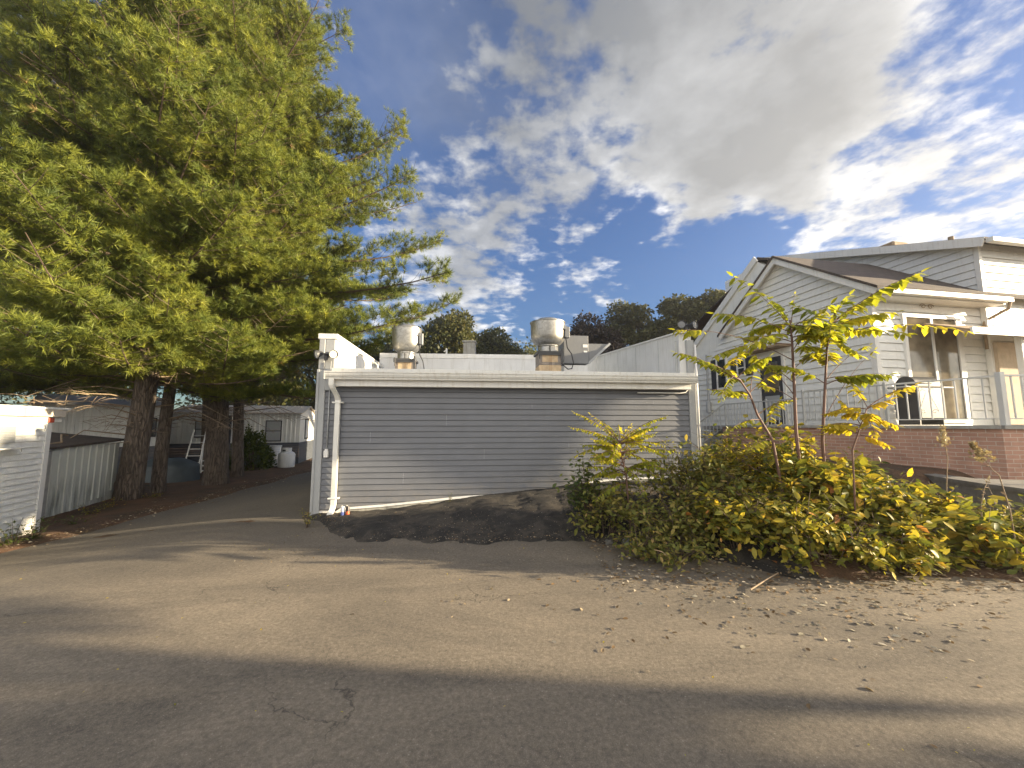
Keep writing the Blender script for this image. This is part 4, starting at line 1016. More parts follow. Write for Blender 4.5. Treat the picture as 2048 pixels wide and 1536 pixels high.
# propane tank
q = at(573, 918, 18.4)
pt = thing("propane_tank", "upright white propane tank at the end of the verge", "propane tank", (q.x, 18.4, zf(q.x,18.4)+.02))
mb = MB(); mb.lathe([(0,0),(.25,0),(.34,.06),(.355,.15),(.355,.62),(.33,.70),(.24,.76),(.0,.78)], (0,0,0), 28); mb.build("vessel", M_tank, pt, smooth=True)
mb = MB(); mb.lathe([(.20,.76),(.20,.90),(.21,.94),(.19,.94),(.18,.78)], (0,0,0), 24); mb.build("collar", M_tank, pt, auto=True)
mb = MB(); mb.bbox(-.09,.05,-.215,-.19,.79,.86,.006); mb.build("valve_opening", M_black, pt)
q = at(548, 920, 18.9)
bn = thing("ribbed_bin", "white horizontally ribbed bin standing beside the propane tank", "bin", (q.x, 18.9, zf(q.x,18.9)))
mb = MB(); prof = [(0,0),(.26,0)]
for k in range(12): prof += [(.27,.02+k*.082),(.285,.05+k*.082),(.27,.08+k*.082)]
prof += [(.29,1.0),(.29,1.04),(0,1.05)]
mb.lathe(prof, (0,0,0), 24); mb.build("ribbed_body", M_tank, bn)
mb = MB(); mb.lathe([(.295,.99),(.30,1.0),(.30,1.045),(.0,1.06)], (0,0,0), 24); mb.build("lid", M_trim, bn)
# covered object
q = at(330, 938, 14.0)
cv = MB(); nU, nV = 26, 14
for j in range(nV+1):
    v = j/nV
    for i in range(nU):
        a = 2*math.pi*i/nU; r_ = 1.0 - .10*v - .75*max(0, v-.55)/.45
        px_ = r_*1.05*math.copysign(abs(math.cos(a))**.6, math.cos(a)); py_ = r_*.6*math.copysign(abs(math.sin(a))**.6, math.sin(a))
        fold = .05*math.sin(a*9+v*2)*(1-v) + .03*math.sin(a*17)
        zz = v**.9*.95 - .16*math.exp(-((px_-.1)/.25)**2)*v + .08*px_*v
        cv.v.append((q.x+px_*(1+fold), 14.0+py_*(1+fold), -.38+zz))
for j in range(nV):
    for i in range(nU): cv.f.append((j*nU+i, j*nU+(i+1)%nU, (j+1)*nU+(i+1)%nU, (j+1)*nU+i))
cv.f.append(tuple(nV*nU+i for i in range(nU)))
tag(cv.build("tarp_cover", M_tarp, None, smooth=True), "object covered by a grey tarp between the two nearest pine trunks", "tarp")
# step ladder and wooden steps
q = at(366, 935, 15.5)
sdl = thing("step_ladder", "white folding step ladder leaning at the mobile home wall", "ladder", (q.x, 16.2, -.35), .2)
for sx in (-.22, .22):
    mb = MB(); mb.bar((sx*1.2,-.5,0),(sx,0,1.75), .04, .025); mb.build("side_rail", M_trim, sdl)
for k in range(6):
    mb = MB(); f = (k+.7)/6.6; mb.bar((-.25,-.5*(1-f),1.75*f),(.25,-.5*(1-f),1.75*f), .09, .02); mb.build("rung", M_trim, sdl)
q = at(395, 925, 15.5)
ws = thing("entry_steps", "small wooden entry steps with a diagonal handrail beside the ladder", "steps", (q.x, 16.3, -.35), .2)
for k in range(3):
    mb = MB(); mb.bbox(-.35,.5,-.55+k*.22,-.30+k*.22,.12+k*.18,.15+k*.18,.004); mb.build("tread", M_trim, ws)
for sx in (-.36, .52):
    mb = MB(); mb.bar((sx,-.1,0),(sx,-.1,1.15), .05, .05); mb.build("post", M_trim, ws)
mb = MB(); mb.bar((-.36,-.1,1.15),(.52,-.1,1.15), .05, .04); mb.bar((-.30,-.1,.25),(.10,-.1,1.1), .03, .03); mb.build("handrail", M_wood, ws)

# ------------------------------------------------------------------ pines
def needle_template(n=20, L=.12, w=.0065, spread=80, seed=1):
    r = random.Random(seed); vs, fs = [], []
    for k in range(n):
        th = R(spread) * math.sqrt(r.uniform(.02, 1)); ph = r.uniform(0, 2*math.pi)
        d = Vector((math.cos(th), math.sin(th)*math.cos(ph), math.sin(th)*math.sin(ph)))
        o = Vector((r.uniform(-.05,.02), 0, 0)); s = d.cross(Vector((r.uniform(-1,1), r.uniform(-1,1), r.uniform(-1,1)))).normalized() * w/2
        l = L * r.uniform(.75, 1.1); b = len(vs); vs += [o - s, o + s, o + d*l]; fs.append((b, b+1, b+2))
    return vs, fs
def pine(seed, H, zc0, Rmax, zmax, trunk_r, dens=1.0, lean=(0,0), ext=None, nd_tmpl=None, dead=True):
    """returns (trunk MB, limb MB, dead MB, tuft pos, tuft dir)"""
    r = random.Random(seed); tr, lb, de = MB(), MB(), MB(); P, Dn = [], []
    def axis_(z): return Vector((lean[0]*z + .10*math.sin(z*.5+seed), lean[1]*z + .10*math.cos(z*.43+seed) - .1*math.cos(seed), z))
    n = 22; pts, rad = [], []
    for i in range(n+1):
        z = -.35 + (H+.35)*i/n; f = max(0, z)/H
        pts.append(axis_(z)); rad.append(trunk_r * (max(.03, (1-f))**.8) * (1 + .22*math.exp(-max(0,z)*3.5) ) )
    tr.tube(pts, rad, 18)
    z = zc0
    while z < H - .3:
        f = (z - zc0) / (H - zc0)
        Rz = Rmax * (1 - max(0, z - zmax)/(H - zmax))**.75 if z > zmax else Rmax * (.72 + .28*(z-zc0)/(zmax-zc0+.01))
        nb = r.choice((5, 6, 7, 7)) if z < H*.9 else 4
        a0 = r.uniform(0, 6.28)
        for k in range(nb):
            a = a0 + 2*math.pi*k/nb + r.uniform(-.35, .35)
            L = Rz * r.uniform(.62, 1.08)
            if ext: L *= ext(a, z, r)
            if L < .25: continue
            el = R(-6 + 18*f + r.uniform(-7, 7))
            s0 = axis_(z + r.uniform(-.1, .1)); hd = Vector((math.cos(a), math.sin(a), 0)); sd_ = Vector((-math.sin(a), math.cos(a), 0))
            droop = r.uniform(.00, .06); up = r.uniform(.10, .20); bend = r.uniform(-.10, .10)
            def bp(t): return s0 + hd*(L*t*math.cos(el)) + sd_*(bend*L*t*t) + Vector((0,0, L*t*math.sin(el) - droop*L*math.sin(t*math.pi) + up*L*t*t*t))
            m = 7; bpts = [bp(i/m) for i in range(m+1)]
            r0 = .010 + .008*L
            lb.tube(bpts, [r0*(1-.85*i/m) for i in range(m+1)], 5, False)
            s = .22*L + .1; side = 1
            while s < L:
                t = s/L; p = bp(t); tan = (bp(min(1, t+.03)) - bp(t-.03)).normalized()
                side = -side
                l2 = (.42*(L-s) + .42) * r.uniform(.6, 1.2); l2 = min(l2, 1.6)
                ang = R(r.uniform(38, 66)); latd = tan.cross(Vector((0,0,1))).normalized() * side
                d2 = (tan*math.cos(ang) + latd*math.sin(ang) + Vector((0,0,r.uniform(-.06,.22)))).normalized()
                e2_ = p + d2*l2 + Vector((0,0,.10*l2))
                if l2 > .35: lb.tube([p, p + d2*l2*.5, e2_], [.007, .005, .003], 3, False)
                u = .12*l2
                while u < l2:
                    q = p + d2*u + Vector((0,0,.10*u*u/l2))
                    nt_ = 3 if r.random() < .5 else 2
                    for _ in range(nt_):
                        off_ = Vector((r.gauss(0,1), r.gauss(0,1), r.gauss(.75,.6))).normalized()
                        dd_ = (d2*.6 + off_*.9 + Vector((0,0,.2))).normalized(); P.append(q + dd_*r.uniform(.03,.26)); Dn.append(dd_)
                    u += r.uniform(.085, .14) / dens
                P.append(e2_); Dn.append((d2 + Vector((0,0,.35))).normalized())
                s += r.uniform(.13, .22) / dens
            u = .15*L
            while u < L:
                for _ in range(2):
                    dd_ = (tan*.5 + Vector((r.gauss(0,.8), r.gauss(0,.8), r.gauss(.1,.8)))).normalized(); P.append(bp(u/L) + dd_*r.uniform(.04,.2)); Dn.append(dd_)
                u += r.uniform(.10,.18)/dens
            for _ in range(4):
                P.append(bp(1.0) + Vector((r.gauss(0,.05), r.gauss(0,.05), r.gauss(0,.05)))); Dn.append((hd + Vector((r.gauss(0,.4), r.gauss(0,.4), .5))).normalized())
        z += r.uniform(.50, .72)
    if dead:
        for k in range(26):
            z = r.uniform(zc0-1.9, zc0+.7); a = r.uniform(0, 6.28); L = r.uniform(.6, 2.6); s0 = axis_(z); hd = Vector((math.cos(a), math.sin(a), 0))
            e = s0 + hd*L + Vector((0,0,r.uniform(-.35,.15)*L)); mid = s0 + hd*L*.5 + Vector((0,0,.08*L))
            de.tube([s0, mid, e], [.022, .013, .004], 4, False)
            for j in range(int(L*5)):
                t = r.uniform(.3, 1); q = s0.lerp(e, t); d_ = (hd + Vector((r.gauss(0,.7), r.gauss(0,.7), r.gauss(-.2,.4)))).normalized()
                q2 = q + d_*r.uniform(.2,.6); de.tube([q, q.lerp(q2,.5)+Vector((0,0,.03)), q2], [.006,.004,.002], 3, False)
    return tr, lb, de, P, Dn
NT = [needle_template(26, .175, .0095, 78, s) for s in (1, 2)]
def plant_pine(x, y, rz, label, seed, H, zc0, Rmax, zmax, tr_, dens, m, lean=(0,0), ext=None):
    dens *= 1.25
    t = thing("pine_tree", label, "pine tree", (x, y, zf(x, y)), rz, "tall pines along the drive")
    T, Lb, De, P, Dn = pine(seed, H, zc0, Rmax, zmax, tr_, dens, lean, ext)
    T.build("trunk", M_bark, t, smooth=True); Lb.build("branch", M_twig, t); De.build("dead_branch", M_deadtwig, t)
    P = np.array([tuple(p) for p in P]); Dn = np.array([tuple(d) for d in Dn]); n = len(P)
    lf = np.sin(P[:,0]*3.1+seed)+np.sin(P[:,1]*3.4+P[:,2]*1.3+1)+np.sin(P[:,2]*4.3+P[:,0]*1.1)+np.sin(P[:,0]*1.3-P[:,1]*1.7+2)
    keep = lf > -.75 + npr.normal(0, .35, n); P = P[keep]; Dn = Dn[keep]; n = len(P)
    tv, tf = NT[seed % 2]
    clump = .5 + .5*np.sin(P[:,0]*2.1+seed)*np.sin(P[:,1]*2.3)*np.cos(P[:,2]*1.9)
    rv = np.clip(.45*clump + .5*npr.random(n) , 0, .98); rv[npr.random(n) < .003] = 1.0
    scatter("crown", tv, tf, P, frames(Dn, npr.uniform(0, 6.28, n), npr.uniform(.8, 1.25, n)), rv, m, t)
    print("pine", label[:20], n, "tufts"); return t
def ext_right(amount, az0, spread=.9):
    def f(a, z, r):
        d = math.cos(a - az0); return 1 + amount*max(0, d)**2
    return f
qa = at(262, 1000, 10.6); qb = at(318, 975, 11.6); qc = at(428, 945, 13.2); qd = at(468, 925, 15.0)
def lowr(base):      # shorten branches that would reach the camera side low down
    return base
pA = plant_pine(qa.x, 10.6, 0, "big pine with the thickest trunk, right beside the metal lean-to", 5, 19, 3.4, 5.0, 5.5, .28, 1.0, M_needle, (.004, 0), ext_right(.10, R(-30)))
pC = plant_pine(qc.x, 13.2, 0, "big pine with the thick dark trunk nearest the propane tank", 8, 20.5, 3.8, 6.5, 7.0, .34, .95, M_needle, (.002, 0), ext_right(.32, R(-14)))
pB = plant_pine(qb.x, 11.7, 1.3, "slimmer pine between the two thickest pine trunks", 11, 17.5, 4.0, 3.8, 6.5, .17, .9, M_needle, (.012, .0), ext_right(.05, 0))
# two rear pines reuse the crowns
def copy_pine(src, x, y, rz, sc, label, m=None):
    t = copy_tree(src); t.location = (x, y, zf(x, y)); t.rotation_euler = (0,0,rz); t.scale = (sc, sc, sc); t["label"] = label
    return t
copy_pine(pB, qd.x, 15.2, 2.4, 1.15, "pine with reddish upper trunk directly behind the dark thick one")
copy_pine(pA, -17.2, 12.6, 2.0, .98, "shaded pine at the far left edge behind the white shed")
copy_pine(pB, -14.5, 18.5, 4.1, 1.25, "rear pine standing behind the mobile homes")

# ------------------------------------------------------------------ background deciduous trees
LEAF4 = ([(0,0,0),(.5,-.32,.06),(1,0,0),(.5,.32,.06)], [(0,1,2,3)])
def decid(seed, H, Rc, m, label, x, y, nleaf=9000, size=.28, trunk=.25, cat="tree", grp="deciduous trees beyond the flat roof", name="deciduous_tree", zb=.28):
    r = random.Random(seed); g_ = np.random.default_rng(seed)
    t = thing(name, label, cat, (x, y, zf(x, y) if abs(x) < 60 else 0), 0, grp)
    mb = MB(); mb.tube([(0,0,-.3),(.1,0,H*.3),(0,.1,H*.6),(0,0,H*.85)], [trunk, trunk*.75, trunk*.45, .04], 10)
    lobes = []
    for k in range(38):
        u = r.random(); zc = H*(zb + (1-zb-.08)*u); rr_ = Rc * math.sin(math.pi*min(.97, .18+.75*u))**.7
        a = r.uniform(0, 6.28); d_ = rr_*math.sqrt(r.uniform(.15, 1))*.75
        c = Vector((d_*math.cos(a), d_*math.sin(a), zc)); lobes.append((c, Rc*r.uniform(.22, .42)))
        mb.tube([(0,0,zc*.6), c*.5 + Vector((0,0,zc*.35)), c], [.07, .045, .015], 5, False)
    mb.build("trunk", M_twig, t, smooth=True)
    w = np.array([l[1]**2 for l in lobes]); w /= w.sum(); idx = g_.choice(len(lobes), nleaf, p=w)
    C = np.array([tuple(l[0]) for l in lobes])[idx]; Rr = np.array([l[1] for l in lobes])[idx]
    dv_ = g_.normal(size=(nleaf, 3)); dv_ /= np.linalg.norm(dv_, axis=1)[:, None]
    ph = g_.uniform(0, 6.28, 3)
    bump_ = 1 + .22*np.sin(dv_[:,0]*7+idx)*np.sin(dv_[:,1]*6+idx*2)+.15*np.sin(dv_[:,2]*9+idx)
    rad = Rr * bump_ * g_.uniform(.45, 1.0, nleaf)**.5
    P = C + dv_*rad[:, None]*np.array([1,1,.78])
    Dn = dv_*.5 + g_.normal(size=(nleaf,3))*.7 + np.array([0,0,-.25])
    rv = np.clip(g_.random(nleaf)*.75 + .25*((np.sin(idx*1.7)+1)/2), 0, 1)
    scatter("crown", LEAF4[0], LEAF4[1], P, frames(Dn, g_.uniform(-1.2,1.2,nleaf), g_.uniform(.6,1.3,nleaf)*size), rv, m, t)
    return t
def far_tree(px, ytop, D_, wpx, m, label, seed, nleaf=9000, size=None):
    nleaf = int(nleaf*1.9); wpx *= 1.35; top = at(px, ytop, D_); Rc = wpx/F*D_/2; H = top.z - zf(top.x, D_)
    return decid(seed, H, Rc, m, label, top.x, D_, nleaf, size or D_*.0085, .3)
far_tree(905, 612, 34, 130, M_far, "rounded green tree right behind the flue block, tallest left of the big fan", 21, 11000)
far_tree(985, 655, 40, 100, M_far, "lower green tree between the flue block and the big fan", 22, 7000)
far_tree(775, 662, 42, 70, M_far, "small dark tree just left of the smaller fan", 23, 5000)
far_tree(1060, 688, 52, 110, M_far, "distant low tree just left of the big fan", 24, 5000)
far_tree(845, 672, 45, 90, M_far, "low dark tree behind the smaller fan", 29, 5000)
far_tree(1185, 618, 36, 115, M_far2, "purple-tinged dark tree behind the intake hood", 25, 11000)
far_tree(1262, 600, 38, 115, M_far, "dark tree right of the purple-tinged one", 26, 11000)
far_tree(1335, 588, 36, 110, M_far, "tall dark tree above the sloping right parapet", 27, 11000)
far_tree(1405, 572, 34, 120, M_far, "tallest dark tree, beside the left rake of the white house", 28, 11000)
far_tree(1462, 585, 42, 110, M_far, "dark tree peeking out behind the white house gable", 30, 7000)
far_tree(1020, 700, 70, 200, M_far, "far tree low on the horizon behind the rear parapet", 35, 5000)
far_tree(640, 640, 36, 190, M_far, "dark tree half hidden behind the pines above the drive", 31, 8000)
far_tree(480, 690, 40, 200, M_far, "dark tree behind the mobile home roof", 32, 7000)
far_tree(150, 640, 34, 260, M_far, "dark tree behind the shaded mobile home", 33, 8000)
far_tree(-80, 600, 30, 240, M_far, "dark tree beyond the left picture edge pines", 34, 7000)
# hedge by the stairs
def leafmass(name, label, cat, c, rx, ry, rz, n, size, m, seed, grp=None, stemm=M_twig):
    g_ = np.random.default_rng(seed); t = thing(name, label, cat, c, 0, grp)
    dv_ = g_.normal(size=(n,3)); dv_ /= np.linalg.norm(dv_, axis=1)[:,None]; dv_[:,2] = np.abs(dv_[:,2])
    rad = (1+.2*np.sin(dv_[:,0]*9)*np.sin(dv_[:,1]*8+seed)) * g_.uniform(.5,1,n)**.4
    P = dv_*rad[:,None]*np.array([rx,ry,rz]); Dn = dv_ + g_.normal(size=(n,3))*.6
    scatter("foliage", LEAF4[0], LEAF4[1], P, frames(Dn, g_.uniform(-1,1,n), g_.uniform(.6,1.3,n)*size), g_.random(n), m, t)
    mb = MB()
    for k in range(10):
        a = g_.uniform(0,6.28); mb.tube([(0,0,-.2),(rx*.3*math.cos(a),ry*.3*math.sin(a),rz*.5),(rx*.75*math.cos(a),ry*.75*math.sin(a),rz*.75)], [.02,.014,.005], 5, False)
    mb.build("stem", stemm, t); return t
q = at(1425, 850, 16.5); leafmass("hedge", "clipped dark green hedge beside the stair railing", "hedge", (q.x+.1, 16.6, .3), 1.3, .9, 2.1, 9000, .09, M_green, 41)
q = at(500, 915, 17.6); leafmass("bush", "dark leafy bush left of the ribbed bin", "bush", (q.x, 17.6, -.35), .85, .8, 1.65, 4200, .11, M_green, 42)

# ------------------------------------------------------------------ saplings and shrubs at the right
LEAFA = ([(0,0,0),(.25,-.22,.04),(.62,-.21,.035),(1,0,-.07),(.62,.21,.035),(.25,.22,.04),(.28,0,-.012),(.64,0,-.02)],
         [(0,1,6,6),(1,2,7,6),(2,3,7,7),(0,6,5,5),(6,7,4,5),(7,3,4,4)])
LEAFA = (LEAFA[0], [(0,1,6),(1,2,7),(1,7,6),(2,3,7),(0,6,5),(6,7,4),(6,4,5),(7,3,4)])
class Plant:
    def __init__(s): s.P = []; s.D = []; s.U = []; s.S = []; s.R = []; s.mb = MB()
    def leaf(s, p, d, up, size, r): s.P.append(tuple(p)); s.D.append(tuple(d)); s.U.append(tuple(up)); s.S.append(size); s.R.append(min(1, max(0, r)))
    def frond(s, a, b, n, size, tint, sag=.08, r=rnd, start=.25, droop=.7):
        """pinnate leaf from a to b"""
        a, b = Vector(a), Vector(b); L = (b-a).length; d = (b-a).normalized(); side = d.cross(Vector((0,0,1))).normalized()
        def q(t): return a.lerp(b, t) + Vector((0,0, sag*L*4*t*(1-t)))
        s.mb.tube([q(i/6) for i in range(7)], [.0065-.0008*i for i in range(7)], 4, False)
        n = int(n*1.35)
        for k in range(n):
            t = start + (1-start)*(k+.5)/n; p = q(t); tt = (q(min(1,t+.05))-q(t-.05)).normalized()
            prof_ = .55 + .6*math.sin(math.pi*min(1, .15+.8*(k+.5)/n))
            for sg in (-1, 1):
                if r.random() < .07: continue
                d_ = (side*sg*r.uniform(.7,1.1) + tt*r.uniform(.3,.6) + Vector((0,0,-droop*r.uniform(.4,1.6)))).normalized()
                s.leaf(p, d_, (r.gauss(0,.25), r.gauss(0,.25), 1), size*prof_*r.uniform(.8,1.2), tint + r.uniform(-.22,.22))
        s.leaf(q(1), d, (0,0,1), size*.8, tint)
    def build(s, t, m, stem):
        s.mb.build("stem", stem, t, smooth=True)
        n = len(s.P)
        if n: scatter("foliage", LEAFA[0], LEAFA[1], s.P, frames(s.D, npr.uniform(-.3,.3,n), s.S, s.U), s.R, m, t, smooth=False)
def poly_stem(pl, O, pts, r0, r1):
    n = len(pts); pl.mb.tube([Vector(p)-O for p in pts], [r0+(r1-r0)*i/(n-1) for i in range(n)], 7)
def sapling(label, base, stem, fronds, m, leafsz=.15, r0=.022, seed=0, extra=6, exl=(.35,.75)):
    """stem: list (px,py,D); fronds: (px0,py0,D0,px1,py1,D1,n,tint)"""
    O = at(*base); O.z = zf(O.x, O.y); t = thing("sapling", label, "sapling", O, 0, "saplings growing out of the brush")
    pl = Plant(); pts = [at(*p) for p in stem]; pts = [O - Vector((0,0,.1))] + pts
    poly_stem(pl, O, pts, r0, r0*.45)
    r = random.Random(seed)
    for f in fronds:
        a = at(f[0], f[1], f[2]) - O; b = at(f[3], f[4], f[5]) - O
        st_ = f[8] if len(f) > 8 else .25; sz = f[9] if len(f) > 9 else leafsz
        pl.frond(a, b, f[6], sz, f[7], .07, r, st_)
    for k in range(extra):
        p0 = (pts[-1].lerp(pts[-2], r.random()**1.5*1.3) if r.random() < .6 else pts[-2].lerp(pts[-3], r.random())) - O; a = r.uniform(0, 6.28); L = r.uniform(*exl)
        pl.frond(p0, p0 + Vector((math.cos(a)*L, math.sin(a)*L*.8, r.uniform(-.25,.75)*L)), int(7+L*9), leafsz*r.uniform(.7,1), r.uniform(.2,.8), .09, r, .2)
    pl.build(t, m, M_stemgreen); return t
D = 5.0
sapling("left one of the two tall straight saplings, feathery yellow-green leaves", (1605,960,D),
    [(1592,860,D),(1588,760,D),(1584,680,D),(1580,640,D)],
    [(1582,655,D,1466,553,4.8,9,.35,.12), (1580,665,D,1428,628,4.9,9,.45,.3), (1584,690,D,1428,712,4.8,9,.45,.3), (1584,672,D,1500,690,4.5,7,.35,.2),
     (1583,645,D,1590,588,5.1,5,.5,.3,.06), (1584,655,D,1640,640,5.3,6,.75,.3,.09), (1585,720,D,1350,660,4.7,5,.6,.75,.13), (1587,765,D,1480,700,5.2,6,.5,.5), (1588,790,D,1530,730,5.0,5,.55,.5,.1),
     (1586,740,D,1650,700,5.2,6,.5,.4,.1),(1583,660,D,1540,600,5.3,7,.3,.3,.11),(1589,800,D,1520,770,4.9,4,.6,.6,.1), (1583,650,D,1670,672,4.6,7,.35,.3,.12)], M_ail, .15, .024, 1, 7)
sapling("right one of the two tall straight saplings, with the longest leaf reaching up right", (1650,975,D),
    [(1645,880,D),(1650,780,D),(1654,700,D),(1656,650,D)],
    [(1656,655,D,1842,545,4.7,11,.45,.18,.175), (1656,660,D,1790,625,4.9,9,.6,.2,.15), (1655,665,D,1812,668,4.8,9,.4,.15,.15), (1656,650,D,1590,612,4.9,8,.2,.15,.14),
     (1700,662,4.9,1945,665,4.7,6,.85,.35,.12), (1654,680,D,1722,712,4.8,6,.45,.3,.12), (1656,655,D,1720,640,5.4,7,.3,.2,.13), (1654,690,D,1590,650,5.3,6,.3,.3,.12), (1652,760,D,1740,690,5.2,3,.5,.8,.08),
     (1648,840,D,1750,700,5.1,2,.5,.85,.08), (1656,655,D,1750,600,5.3,8,.35,.2,.15), (1655,655,D,1700,590,5.0,7,.3,.2,.14), (1656,660,D,1610,690,4.7,7,.25,.3,.12), (1653,700,D,1600,720,5.2,5,.4,.4,.1)], M_ail, .16, .022, 2, 9)
D = 4.9
sapling("leaning sapling arching left over the corner of the grey building", (1575,940,D),
    [(1545,880,D),(1515,830,4.9),(1500,790,4.8),(1480,760,4.7),(1440,740,4.6)],
    [(1480,760,4.7,1370,715,4.5,9,.4,.15,.09), (1440,742,4.6,1350,705,4.5,7,.35,.2,.09), (1505,800,4.8,1420,780,4.6,8,.4,.15,.09), (1500,790,4.8,1510,720,4.9,6,.6,.2,.1), (1515,830,4.9,1590,800,5.1,7,.6,.2,.1),
     (1520,840,4.9,1460,860,4.6,6,.5,.2,.08), (1530,860,4.9,1560,800,5.0,6,.6,.2,.09), (1540,880,4.9,1500,900,4.6,6,.55,.2,.09), (1500,785,4.8,1560,745,5.0,6,.55,.3,.1), (1470,750,4.7,1440,800,4.4,7,.4,.2,.08)], M_ail, .11, .018, 3, 6, (.3,.6))
sapling("low sapling with the brightest yellow leaves in front of the brick porch", (1700,960,4.6),
    [(1705,900,4.6),(1722,850,4.6),(1735,815,4.6)],
    [(1735,815,4.6,1830,770,4.5,5,.8,.4,.11), (1728,835,4.6,1790,850,4.4,7,.7,.2,.11), (1722,850,4.6,1680,800,4.7,7,.5,.2,.1), (1735,815,4.6,1700,765,4.8,6,.3,.2,.09), (1730,830,4.6,1750,870,4.3,6,.7,.2,.1), (1722,860,4.6,1660,850,4.5,6,.6,.2,.1),
     (1734,818,4.6,1780,800,4.4,6,.9,.2,.11), (1720,870,4.6,1775,890,4.4,6,.8,.2,.1)], M_yellow, .11, .012, 4, 5, (.2,.5))
D = 5.5
sapling("small sapling with a drooping feathery yellow top in front of the grey siding", (1262,1000,D),
    [(1252,950,D),(1243,910,D),(1240,885,D)],
    [(1248,945,D,1170,935,5.3,11,.3,.1,.07), (1250,960,D,1330,935,5.3,11,.4,.1,.07), (1246,920,D,1340,880,5.6,11,.4,.1,.07), (1244,905,D,1165,890,5.4,11,.4,.1,.07), (1250,965,D,1190,1000,5.2,10,.3,.1,.07), (1247,930,D,1290,985,5.0,10,.4,.1,.07),
     (1240,885,D,1180,828,5.4,13,.8,.1,.05), (1240,890,D,1165,860,5.3,10,.7,.1,.05), (1240,885,D,1300,858,5.4,13,.75,.1,.06), (1240,888,D,1330,890,5.2,12,.6,.1,.06), (1242,900,D,1180,920,5.2,11,.45,.1,.06),
     (1243,905,D,1310,930,5.3,11,.5,.1,.06), (1240,886,D,1262,850,5.6,11,.8,.1,.055), (1241,890,D,1215,860,5.7,10,.75,.1,.05), (1246,925,D,1175,965,5.3,11,.4,.1,.06), (1248,935,D,1330,960,5.2,11,.4,.1,.06),
     (1240,887,D,1285,865,5.2,12,.85,.1,.055), (1243,905,D,1360,905,5.2,12,.45,.2,.06), (1246,920,D,1200,890,5.6,9,.4,.1,.06)], M_ail, .08, .014, 5, 36, (.3,.7))

def shrub(label, px, py, D_, rx, ry, h, n, size, m, seed, nst=14, name="shrub", twigs=1.5):
    r = random.Random(seed); O = at(px, py, D_); O.z = zf(O.x, O.y); t = thing(name, label, "shrub", O, 0, "shrubs of the overgrown bank")
    pl = Plant(); per = n // nst
    for k in range(nst):
        a = r.uniform(0, 6.28); rad = math.sqrt(r.uniform(.02, 1)); ex, ey = rx*rad*math.cos(a), ry*rad*math.sin(a)
        hh = h*r.choice((.6,.8,1,1.12,1.25))*(1 - .45*rad)
        b = Vector((ex*.2, ey*.2, -.05)); m1 = Vector((ex*.6, ey*.6, hh)); e = Vector((ex*1.1, ey*1.1, hh*r.uniform(.25,.9)))
        def q(t): return b*(1-t)**2 + m1*2*t*(1-t)*1.15 + e*t*t
        pl.mb.tube([q(i/7) for i in range(8)], [.008-.0008*i for i in range(8)], 4, False)
        for j in range(int(3*twigs)+1):
            t0 = r.uniform(.3,.9); p0 = q(t0); p1 = p0 + Vector((r.gauss(0,.2), r.gauss(0,.2), r.uniform(-.05,.3))); pl.mb.tube([p0, p0.lerp(p1,.5)+Vector((0,0,.02)), p1], [.004,.003,.0015], 3, False)
        for j in range(per):
            t0 = r.uniform(.12, 1)**.7; p = q(t0) + Vector((r.gauss(0,.09), r.gauss(0,.09), r.gauss(0,.07)))*(h/.7)**.5
            if p.z < .01: p.z = abs(p.z) + .01
            d_ = Vector((r.gauss(0,1), r.gauss(0,1), r.gauss(-.25,.5))).normalized()
            pl.leaf(p, d_, (r.gauss(0,.45), r.gauss(-.25,.45), 1), size*r.choice((.4,.6,.8,1,1.15,1.45)), r.random()**1.2*.9 + (.1 if t0 > .8 else 0))
    pl.build(t, m, M_twig); return t
